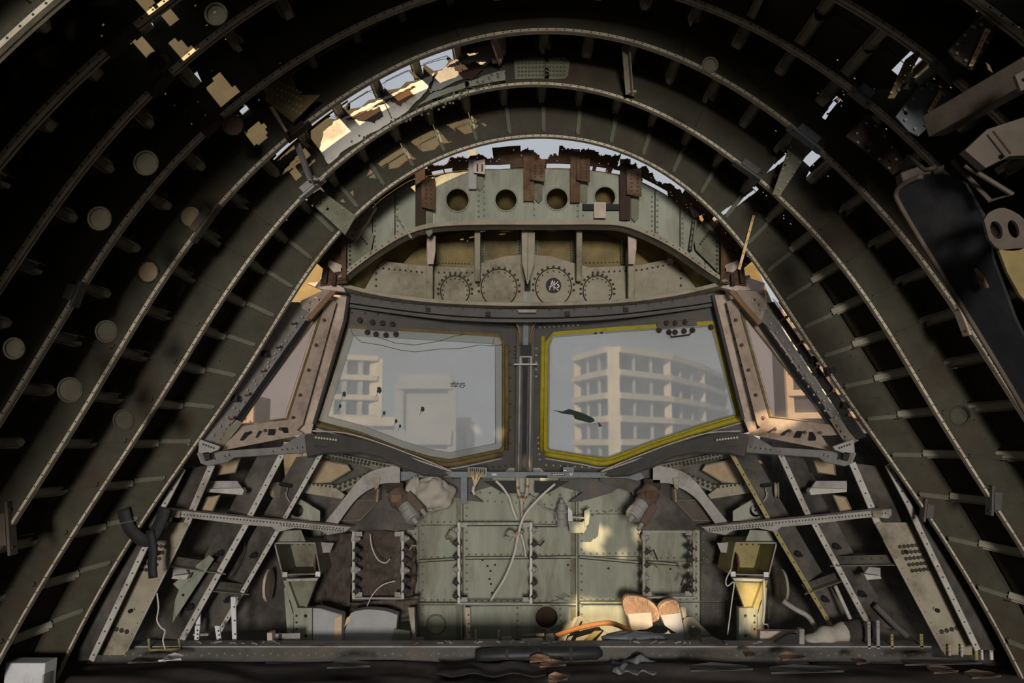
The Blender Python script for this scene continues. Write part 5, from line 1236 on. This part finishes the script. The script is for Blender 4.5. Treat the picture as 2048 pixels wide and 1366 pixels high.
brush('large fan of sunlit bristles on a pinkish sleeve, left of the pair', [(1252,1230),(1246,1210),(1249,1196),(1262,1191),(1285,1195),(1302,1203),(1315,1218),(1318,1238),(1306,1244)], (1280,1250), 4.95, 21, [(1255,1228),(1303,1225),(1306,1252),(1294,1259),(1264,1262)], 'bag')
brush('smaller fan of sunlit bristles on a grey card, right of the pair', [(1319,1232),(1319,1216),(1329,1205),(1345,1200),(1356,1206),(1361,1226)], (1342,1246), 4.93, 22, [(1321,1231),(1362,1226),(1370,1274),(1348,1264),(1330,1252)], 'grey_vinyl')
t = thing('grey_pad', 'folded dark grey quilted pad in front of the brushes', 'pad')
lump('upper_fold', 'grey_cloth', t, U(1266,1276,4.62), .19, .10, .034, 31, .10, 40, 14); lump('lower_fold', 'grey_cloth', t, U(1270,1286,4.58), .21, .10, .026, 32, .08, 40, 14)
t = thing('grey_card', 'pale grey folded card lying behind the dark pad', 'card')
P('leaf', 'grey_vinyl', [(1278,1265),(1326,1268),(1326,1290),(1280,1290)], 4.85, .01, t); P('leaf', 'grey_vinyl', [(1327,1268),(1366,1268),(1370,1290),(1327,1290)], 4.87, .01, t)
t = thing('perforated_gusset', 'beige triangular gusset with round hole right of the brushes', 'gusset')
P('plate', 'beige', [(1366,1240),(1376,1234),(1386,1234),(1420,1268),(1425,1295),(1362,1295)], 5.0, .01, t, [(1389,1264,12)], bevel=.002); P('upright', 'beige', [(1360,1214),(1372,1214),(1374,1250),(1362,1250)], 5.05, .01, t)
t = thing('pedal_arm', 'pale perforated triangular arm behind the brown hose', 'bracket')
P('plate', 'beige', [(1148,1236),(1160,1232),(1215,1266),(1200,1285),(1128,1290)], 5.1, .008, t, [(1163,1240,3)], bevel=.002)
MB().bar(U(1160,1238,5.08), U(1132,1290,5.0), .02, .02, V((0, -1, 0))).build('leg', 'sage', t); MB().bar(U(1200,1258,5.08), U(1165,1290,5.0), .03, .02, V((0, -1, 0))).build('leg', 'yellow_paint', t)
t = thing('tool_case', 'small grey case with white tube beside the brown hose', 'case')
P('case_body', 'metal', [(1093,1272),(1108,1270),(1112,1292),(1090,1292)], 4.8, .05, t, bevel=.003); P('lid', 'grey_dark', [(1108,1272),(1116,1276),(1120,1292),(1111,1292)], 4.8, .05, t)
MB().lathe(U(1042,1282,4.8), U(1086,1280,4.82), [(0, .012), (.1, .014), (.9, .014), (1, .010)], 10).build('white_tube', 'wire_white', t); MB().lathe(U(1045,1271,4.85), U(1088,1270,4.87), [(0, .010), (1, .010)], 8).build('white_tube', 'beige', t)
t = thing('pipe_lagging', 'torn cloth-wrapped pipe lying at the starboard end of the beam', 'pipe')
Sg = spline([(1618,1292,4.5),(1645,1275,4.5),(1680,1266,4.52),(1715,1258,4.55),(1735,1262,4.56)], 5)
MB().tube([U(*q) for q in Sg], [.052 + .008 * math.sin(i * 1.3) for i in range(len(Sg))], 12).build('wrap', 'bag', t, True)
MB().tube([U(1690,1268,4.51), U(1722,1260,4.54), U(1745,1258,4.56)], [.064, .068, .05], 12).build('dark_sleeve', 'dark_cloth', t, True)
t = thing('floor_bracket', 'dark low triangular floor bracket in front of starboard funnel', 'bracket')
P('plate', 'black', [(1403,1274),(1425,1273),(1450,1285),(1468,1292),(1468,1296),(1402,1296)], 4.45, .03, t); P('shelf', 'pink_dust', [(1520,1262),(1598,1263),(1570,1278),(1530,1292),(1520,1292)], 4.58, .05, t, bevel=.002)
P('plate', 'black', [(1535,1294),(1578,1268),(1600,1268),(1600,1294)], 4.45, .03, t); P('end_post', 'metal', [(1599,1258),(1609,1258),(1609,1294),(1599,1294)], 4.42, .04, t, bevel=.002)
for k_, (x, y0, y1, w, m_) in enumerate(((1738,1243,1290,6,'metal'),(1756,1241,1290,6,'metal'),(1784,1268,1290,5,'yellow_paint'),(1843,1268,1290,6,'yellow_paint'),(1899,1290,1312,4,'pink_dust'),(1924,1290,1312,3,'wire_white'),(1953,1287,1312,6,'yellow_paint'),(1964,1290,1312,4,'wire_white'),(1983,1290,1312,6,'wire_white'),(2021,1287,1312,6,'yellow_paint'))):
    wn = ('first', 'second', 'third', 'fourth', 'fifth', 'sixth', 'seventh', 'eighth', 'ninth', 'last')[k_]
    t = thing('floor_stub', 'small upright metal stub on the starboard floor edge, ' + wn + ' counting outward', 'stub', 'stubs on the starboard floor edge')
    P('strip', m_, [(x - w / 2, y0), (x + w / 2, y0), (x + w / 2 + 1, y1 + 8), (x - w / 2 + 1, y1 + 8)], 4.38 if k_ < 4 else 4.2, .012, t, [(x, y0 + 6, 1.2), (x, y0 + 13, 1.2)])
t = thing('black_strap', 'black cloth strap draped over the port slanted frames', 'strap')
MB().sweep([U(x, y, 3.98) for x, y in spline([(246,1018),(258,1055),(285,1080),(305,1072),(322,1040),(330,1015)], 5)], [(-.035, -.006), (.035, -.006), (.03, .006), (-.03, .006)], V((0, -1, 0))).build('loop', 'black', t, True)
MB().sweep([U(x, y, 3.97) for x, y in spline([(300,1060),(306,1100),(304,1130),(306,1156)], 4)], [(-.022, -.006), (.022, -.006), (.02, .006), (-.02, .006)], V((0, -1, 0))).build('hanging_end', 'black', t, True)
t = thing('floor_box', 'small pale grey box on the floor in the port corner', 'box')
bxp = U(50,1330,3.75); MB().box((bxp.x, 3.8, .085), .19, .10, .17).build('body', 'white_plate', t, bevel=.004); MB().box((bxp.x + .10, 3.76, .06), .008, .05, .12).build('handle_strip', 'metal', t)
t = thing('green_angle', 'sage green folded angle leaning between port slanted frames', 'angle')
P('face', 'sage', [(346,1168),(418,1110),(428,1118),(358,1180)], 4.42, .006, t, [(378,1164,2.5)]); P('fold', 'sage', [(358,1180),(428,1118),(345,1245),(350,1200)], 4.425, .006, t, [(366,1190,3)])

# ------------------------------------------------------------------ floor beam, debris
t = thing('floor_beam', 'dark riveted beam across the front edge of the floor', 'beam')
za, zb = 0.0, U(1000,1293,4.4).z
x0, x1 = U(185,1300,4.4).x, U(1860,1300,4.4).x
MB().box(((x0 + x1) / 2, 4.4, (za + zb) / 2), x1 - x0, .03, zb - za).build('beam_web', 'grey_dark', t)
MB().box(((x0 + x1) / 2, 4.44, zb + .004), x1 - x0, .12, .008).build('beam_flange', 'metal', t)
rv = MB()
for k_ in range(110): rv.rivet((lerp(x0, x1, (k_ + .5) / 110), 4.385, lerp(za, zb, .45 + .12 * (k_ % 2))), V((0, -1, 0)), .009)
stuff(rv.build('rivets', 'rivet_sage', t))
def sheet(name, label, cat, x0p, x1p, ya, yb, z0, amp, seed, m_, nx=60, ny=14, fq=1.0):
    rnd = random.Random(seed); ph = [rnd.uniform(0, 6.28) for _ in range(6)]; mb = MB()
    for i in range(ny + 1):
        Y = lerp(ya, yb, i / ny)
        for j in range(nx + 1):
            f = j / nx; X = (lerp(x0p, x1p, f) - 1024) / F * Y
            h = amp * max(0, (.55 * math.sin(f * 11 * fq + i * .35 + ph[0]) + .45 * math.sin(f * 23 * fq - i * .5 + ph[1]) + .35 * math.sin(f * 41 * fq + i * .8 + ph[2]) + .25))
            e = min(1, min(i, ny - i) / 2.0) * min(1, min(j, nx - j) / 3.0)
            mb.v.append((X, Y + .03 * math.sin(f * 17 + ph[3]), z0 + h * e))
    for i in range(ny):
        for j in range(nx): a = i * (nx + 1) + j; mb.f.append((a, a + 1, a + nx + 2, a + nx + 1))
    o = mb.build(name, m_, None, True); so = o.modifiers.new('thick', 'SOLIDIFY'); so.thickness = .004
    return tag(o, label, cat)
sheet('floor_sheet', 'dark rumpled sheet along the port half of the floor', 'sheet', -80, 900, 3.75, 4.36, .006, .022, 41, 'floor', 90, 18, .5)
sheet('floor_sheet', 'dark torn floor covering across the middle and starboard floor', 'sheet', 860, 2150, 3.7, 4.30, .008, .022, 43, 'floor', 110, 18, .5)
sheet('floor_rag', 'crumpled dark rag in front of the beam below the brushes', 'rag', 1215, 1300, 4.12, 4.34, .02, .035, 45, 'grey_cloth', 30, 12, .25)
sheet('floor_rag', 'dark crumpled rag in front of the beam below the central rack', 'rag', 880, 1090, 4.05, 4.25, .03, .022, 47, 'dark_cloth', 40, 12, .2)
t = thing('rolled_mat', 'black rolled mat lying along the beam under the central rack', 'mat')
MB().lathe(U(950,1312,4.28), U(1205,1306,4.28), [(0, .02), (.05, .036), (.3, .040), (.6, .038), (.95, .034), (1, .015)], 14).build('roll', 'black_panel', t, True)
for f in (.25, .5, .75): MB().lathe(U(lerp(950,1205,f) - 3, lerp(1312,1306,f), 4.28), U(lerp(950,1205,f) + 3, lerp(1312,1306,f), 4.28), [(0, .0405), (1, .0405)], 14).build('wrap_edge', 'dark_cloth', t)
random.seed(19)
for k_, (x, y, w, h, Y, m_) in enumerate(((300,1322,70,6,4.2,'grey_dark'),(345,1318,40,7,4.15,'white_plate'),(60,1352,50,5,3.9,'grey_dark'),(700,1332,80,4,4.1,'grey_dark'),(1080,1320,40,8,4.15,'brown_box'),(1105,1330,50,7,4.1,'brown_box'),(1585,1316,50,14,4.15,'brown_box'),(1500,1310,22,8,4.2,'brown_box'),(1720,1324,26,6,4.15,'brown_box'),(1885,1342,50,7,4.0,'brown_box'),(1965,1352,60,7,3.95,'brown_box'),(1440,1338,120,7,4.0,'grey_dark'),(1610,1342,140,6,3.98,'grey_dark'),(1115,1358,36,14,3.85,'brown_box'),(1880,1326,150,5,4.1,'grey_dark'))):
    wn = ['pale strip before the beige panel','small white strip by the beige panel','dark scrap in the port corner','long dark splinter on the port sheet','sunlit scrap below the rolled mat','orange-lit scrap beside the dark rag','sunlit bent scrap below the dark triangular bracket','little dusty scrap below the starboard funnel','tiny sunlit scrap starboard of the bent one','narrow sunlit splinter towards the starboard corner','long sunlit splinter in the starboard corner','long pale strip at the bottom starboard of centre','long grey strip at the bottom under the lagged pipe','pink dusty scrap at the bottom edge below the mat','long pale strip below the row of stubs'][k_]
    t = thing('debris_scrap', wn, 'scrap', 'metal scraps on the floor')
    c = U(x, y, Y); z = max(.045, c.z); L = w / F * Y; mb = MB()
    Q = [V((c.x - L / 2, Y - .04, z)), V((c.x + L * .1, Y - .06, z + .012)), V((c.x + L / 2, Y - .02, z + .003)), V((c.x + L * .45, Y + .03, z + .01)), V((c.x - L * .1, Y + .05, z + .02)), V((c.x - L * .45, Y + .04, z + .008))]
    mb.prism(Q, V((0, -.3, 1)), .004); mb.build('sheet', m_, t)
    MB().bar(Q[0] + V((0, 0, .004)), Q[2] + V((0, 0, .004)), .01, .006).build('folded_edge', m_, t)
# bits of wire and chips lying along the top of the beam
random.seed(23)
mb = MB()
for k_ in range(46):
    x = random.choice((random.uniform(820,1120), random.uniform(380,560), random.uniform(1120,1520))); p = U(x, 1289, 4.43); p.z = zb + .010
    q = p + V((random.uniform(-.04, .04), random.uniform(-.05, .05), random.uniform(0, .008))); mb.tube([p, p.lerp(q, .5) + V((0, 0, random.uniform(0, .006))), q], random.uniform(.002, .005), 5)
tag(stuff(mb.build('debris', 'metal', None)), 'litter of wire ends and chips along the beam top', 'debris', None, 'stuff')

# ------------------------------------------------------------------ torn lining in the upper port bays, daylight painted in as white
t = thing('torn_daylit_lining', 'torn lining around the roof opening, painted white for the daylight, port side', 'lining')
def daylit_liner(name, m_, poly, Yd, seed):
    rnd = random.Random(seed); Q = []
    for i in range(len(poly)):
        a, b = poly[i], poly[(i + 1) % len(poly)]
        for k_ in range(5): f = k_ / 5; Q.append((lerp(a[0], b[0], f) + rnd.uniform(-2, 2), lerp(a[1], b[1], f) + rnd.uniform(-2, 2)))
    return P(name, m_, Q, Yd, .004, t)
daylit_liner('daylit_liner_sheet', 'daylit_liner', [(648,262),(674,240),(692,234),(724,216),(762,198),(802,178),(838,162),(870,146),(852,182),(822,214),(790,240),(752,262),(700,292),(658,330),(640,300)], 3.586, 1)
daylit_liner('daylit_liner_sheet', 'metal', [(872,148),(900,126),(950,96),(985,86),(992,112),(960,140),(925,158),(880,178),(858,186)], 3.586, 2)
daylit_liner('daylit_liner_flap', 'sage', [(700,294),(752,264),(820,222),(870,184),(940,160),(1010,140),(1012,166),(960,180),(890,202),(822,232),(760,262)], 3.590, 6)
daylit_liner('liner_dark_patch', 'rust_dark', [(698,236),(730,224),(758,214),(766,230),(748,246),(718,238)], 3.580, 3)
daylit_liner('liner_dark_patch', 'rust_dark', [(908,134),(955,122),(968,134),(945,160),(925,156)], 3.580, 4)
daylit_liner('liner_dark_patch', 'rust', [(775,196),(815,178),(830,190),(800,210)], 3.580, 5)
daylit_liner('liner_dark_patch', 'rust', [(690,240),(720,226),(800,188),(830,172),(815,178),(760,205),(720,230)], 3.578, 7)
rv = MB()
for k_ in range(60):
    x = random.uniform(700, 1000); y = 300 - (x - 680) * .45 + random.uniform(-14, 8); rv.rivet(U(x, y, 3.585), V((0, -1, 0)), .007)
stuff(rv.build('rivets', 'rivet_sage', t))
t = thing('riveted_doubler', 'sage riveted plate on the roof bay right of the lining painted white for daylight', 'plate')
P('plate', 'sage_dark', [(1028,120),(1060,116),(1130,114),(1140,122),(1136,152),(1128,158),(1030,160)], 3.59, .008, t, bevel=.002)
rivet_part(t, [([(1034, 126 + r_ * 8), (1132, 124 + r_ * 8)], 3.581, 14, .006) for r_ in range(4)], 'rivet_sage')
for a_, b_, m_, lab in (((1255,88),(1262,185),'beige','pale triangular strut hanging in the roof bay'), ((980,80),(994,122),'pink_dust','short dusty strut beside the lining painted white for daylight'), ((600,285),(628,360),'metal','slanted bare metal strut on the port roof bay')):
    t = thing('roof_strut', lab, 'strut')
    p, q = U(*a_, 3.3), U(*b_, 3.52)
    MB().angle(p, q, .03, .035, .005, V((0, -1, 0))).build('strut_bar', m_, t)
    MB().box(q, .05, .03, .012).build('foot', m_, t, bevel=.002)

# ------------------------------------------------------------------ starboard overhead: beam, black panel, duct
t = thing('overhead_beam', 'brown box beam jutting across the upper starboard corner', 'beam')
MB().bar(U(1868,252,2.05), U(2075,135,1.75), .065, .07, V((0, -1, 0))).build('box_section', 'dark_beige', t, bevel=.004)
P('end_plate', 'dark_beige', [(2030,150),(2060,135),(2072,168),(2042,182)], 1.68, .01, t, [(2047,160,4)])
t = thing('trim_shell', 'large black curved trim panel on the starboard side', 'panel')
pb_ = PL((1800,380,2.30),(1960,640,2.36),(1980,360,2.05))
edge = spline([(1845,352),(1812,366),(1792,385),(1800,410),(1835,470),(1900,575),(1960,672),(2010,755),(2060,840)], 4)
P('panel_face', 'black_panel', edge + [(2090,840),(2090,760),(2030,640),(1985,520),(1970,440),(1930,370),(1890,352)], pb_, .012, t)
MB().tube([U(x, y, shift(pb_, .004)) for x, y in edge], .008, 6).build('edge_bead', 'dark_beige', t, True)
P('handle_recess', 'black', [(1935,530),(1950,545),(1962,570),(1955,585),(1938,570)], shift(pb_, .003), .006, t); MB().tube([U(1950,538,shift(pb_,.02)), U(1966,556,shift(pb_,.03)), U(1974,574,shift(pb_,.02))], .006, 6).build('handle', 'copper', t)
t = thing('perforated_duct', 'pale perforated duct bracket with two oval holes behind the black panel', 'duct')
P('oval_plate', 'dark_beige', spline([(1968,440),(1980,424),(2010,416),(2050,440),(2060,480),(2040,500),(1998,498),(1978,478)], 3), 2.0, .01, t, polyholes=[[(1993 + 12 * math.cos(a) + 4 * math.sin(a), 460 + 18 * math.sin(a)) for a in np.linspace(0, 6.28, 16, endpoint=False)], [(2027 + 11 * math.cos(a) + 4 * math.sin(a), 458 + 18 * math.sin(a)) for a in np.linspace(0, 6.28, 16, endpoint=False)]])
P('duct_skin', 'tan', [(1998,500),(2060,494),(2070,620),(2040,590),(2015,545)], 2.0, .01, t)
t = thing('grey_bracket_box', 'grey metal end box at the top of the black panel', 'box')
P('front_plate', 'dark_beige', [(1802,345),(1838,332),(1868,338),(1868,362),(1830,366),(1808,376)], 2.36, .04, t, bevel=.003); P('side_plate', 'grey_dark', [(1868,338),(1888,330),(1888,360),(1868,362)], 2.34, .04, t)
t = thing('tan_cover', 'brown-grey cover panel in the starboard corner above the black panel', 'panel')
P('cover_face', 'dark_beige', [(1930,300),(1975,258),(2060,230),(2070,310),(2020,312),(1972,336)], 1.95, .03, t, [(2002,314,5)], bevel=.004)
P('seam', 'rust_dark', [(1985,262),(1988,260),(2024,306),(2021,308)], 1.918, .003, t)
t = thing('triangle_brace', 'thin triangular wire brace above the black panel', 'brace')
MB().tube([U(1930,330,2.0), U(2024,388,2.0), U(1980,402,2.05), U(1906,322,2.1)], .007, 6).build('wire_frame', 'dark_beige', t); MB().tube([U(1815,312,2.25), U(1850,340,2.2), U(1872,336,2.15)], .007, 6).build('curved_rod', 'dark_beige', t, True)
# junction plates in the sun-streaked starboard bays
for poly, Y, m_, holes, lab in (([(1792,232),(1850,158),(1856,160),(1908,188),(1866,245),(1838,272),(1818,262)], 2.42, 'metal_blue', [(1852,170,4),(1812,226,4),(1886,192,4),(1866,220,4)], 'bare metal splice plate with bolt holes in the starboard roof bay'),
        ([(1692,272),(1735,226),(1775,270),(1805,318),(1788,350),(1755,320)], 2.78, 'rust_dark', [(1756,262,4),(1768,300,4),(1780,322,3)], 'rusty perforated plate beside the starboard clip'),
        ([(1898,100),(1955,34),(1980,46),(1990,70),(1945,140),(1912,118)], 2.02, 'dark_beige', [(1951,53,4),(1932,84,4),(1962,76,4)], 'dusty splice plate in the uppermost starboard bay'),
        ([(1586,272),(1604,282),(1620,300),(1560,392),(1545,388)], 3.40, 'sage_dark', [(1570,330,2.5),(1580,310,2.5)], 'sunlit sage patch plate beside the bright roof slit'),
        
        ([(610,395),(640,378),(712,432),(690,470)], 3.86, 'sage_dark', [(640,405,2.5),(655,418,2.5)], 'pale sage splice plate at the port shoulder'),
        ([(1812,118),(1836,100),(1842,108),(1790,196),(1776,196)], 2.36, 'tan', [(1822,130,2),(1812,150,2)], 'narrow olive ladder bracket in the starboard roof bay')):
    t = thing('splice_plate', lab, 'plate'); P('plate', m_, poly, Y, .008, t, holes, bevel=.002); rg = MB(); Yr = Y - .009
    c = np.mean(np.array(poly), 0); Q = [tuple(c + (np.array(p) - c) * .8) for p in poly]; rows(rg, Q + [Q[0]], Yr, 10, .006); stuff(rg.build('rivets', 'rivet_light', t))
t = thing('oblong_plate', 'yellow-brown riveted plate beside the port roof bay', 'plate')
P('plate', 'tan', [(545,150),(578,140),(600,190),(640,190),(585,245),(530,200)], 3.1, .006, t); rivet_part(t, [([(552, 160 + r_ * 14), (605, 186 + r_ * 14)], 3.093, 7, .007) for r_ in range(4)], 'rivet_light')
P('rod', 'beige', [(538,214),(546,212),(574,260),(570,264)], 3.06, .012, t)

# ------------------------------------------------------------------ outside: ground and buildings seen through the glass
struct(MB().box((0, 150, -4.2), 500, 290, .4).build('ground', 'ground'), 'pale paved ground outside')
def block(label, base, depth, h, floors, bays, m_band='facade', m_glass='facade_glass', z0=-4.0, cw=.35, band=.26):
    t = thing('office_building', label, 'building')
    for i in range(len(base) - 1):
        a, b = V((*base[i], 0)), V((*base[i + 1], 0)); d = (b - a).normalized(); n_ = V((d.y, -d.x, 0))
        if n_.y > 0: n_ = -n_
        q = [a + V((0, 0, z0)), b + V((0, 0, z0)), b + V((0, depth, z0)), a + V((0, depth, z0))]
        MB().prism([p + V((0, 0, h)) for p in q], V((0, 0, 1)), h).build('glazed_core', m_glass, t)
        fh = h / floors
        for k_ in range(floors + 1):
            z = z0 + k_ * fh; MB().bar(a + n_ * .5 + V((0, 0, z)), b + n_ * .5 + V((0, 0, z)), 1.2, fh * band).build('floor_band', m_band, t)
        for k_ in range(bays + 1):
            p = a.lerp(b, k_ / bays) + n_ * .3
            MB().box(p + V((0, 0, z0 + h / 2)), cw if 0 < k_ < bays else cw * 2.6, .7, h).build('column', m_band if k_ in (0, bays) else 'facade_grey', t)
    return t
block('curved office block with pale floor bands beyond the starboard windshield', [(9.0, 100), (12.2, 90), (20, 98), (28, 112), (37, 132)], 6, 16.6, 6, 3)
block('tall banded block beyond the starboard side window', [(37, 100), (50, 94), (66, 88)], 6, 24, 8, 3)
block('small pale block beyond the port windshield', [(-29, 118), (-22, 121)], 6, 19, 6, 3, cw=.8)
block('low grey shed with light band beyond the port windshield', [(-21, 92), (-5, 92)], 8, 8.0, 2, 4, 'facade', 'facade_grey')
block('grey tower stub beyond the port windshield', [(-12.2, 82), (-6.5, 82)], 5, 12.0, 2, 1, 'facade_grey', 'facade_grey')
block('beige terrace beyond the port side window', [(-62, 100), (-36, 104)], 8, 12, 3, 2)

for poly, Y, lab in (([(1582,290),(1600,284),(1562,390),(1546,385)], 3.572, 'broad streak of painted sunlight on the second frame web, starboard shoulder'), ([(1505,430),(1510,431),(1481,540),(1476,538)], 3.975, 'thin streak of painted sunlight on the forward frame web, starboard shoulder'), ([(1971,56),(1981,60),(1946,132),(1938,132)], 2.0, 'streak of painted sunlight in the uppermost starboard bay'), ([(1880,180),(1887,184),(1862,228),(1856,222)], 2.38, 'streak of painted sunlight on the bare metal starboard plate')):
    t = thing('sun_streak', lab, 'strip', 'painted sun streaks'); P('strip', 'sunlit_gold', poly, Y, .004, t); rg = MB(); rows(rg, [((poly[0][0] + poly[1][0]) / 2, (poly[0][1] + poly[1][1]) / 2), ((poly[2][0] + poly[3][0]) / 2, (poly[2][1] + poly[3][1]) / 2)], Y - .0045, 5, .004); stuff(rg.build('rivets', 'rivet_light', t))  # strips coloured gold in place of sunlight
t = thing('perforated_disc', 'pale round vent disc with holes above the starboard beam', 'vent')
P('disc', 'metal', [(1516 + 13 * math.cos(a), 1017 + 13 * math.sin(a)) for a in np.linspace(0, 6.283, 24, endpoint=False)], 4.9, .02, t, [(1511,1012,2.4),(1521,1011,2.4),(1511,1021,2.4),(1521,1020,2.4),(1516,1017,2)], bevel=.002); P('backing', 'black', [(1508,1009),(1524,1009),(1524,1025),(1508,1025)], 4.925, .004, t)

# ------------------------------------------------------------------ put each thing's origin at its base
bpy.context.view_layer.update()
for o in ALL:
    obs = [o] + [c for c in o.children_recursive]; lo = V((1e9,) * 3); hi = V((-1e9,) * 3)
    for c in obs:
        if c.type != 'MESH' or not len(c.data.vertices): continue
        a = np.empty(len(c.data.vertices) * 3); c.data.vertices.foreach_get('co', a); a = a.reshape(-1, 3)
        lo = V(np.minimum(np.array(lo), a.min(0))); hi = V(np.maximum(np.array(hi), a.max(0)))
    if hi.x < lo.x: continue
    base = V(((lo.x + hi.x) / 2, (lo.y + hi.y) / 2, lo.z))
    if o.type == 'MESH': o.data.transform(Matrix.Translation(-base))
    o.location = base
    for c in o.children: c.location = -base
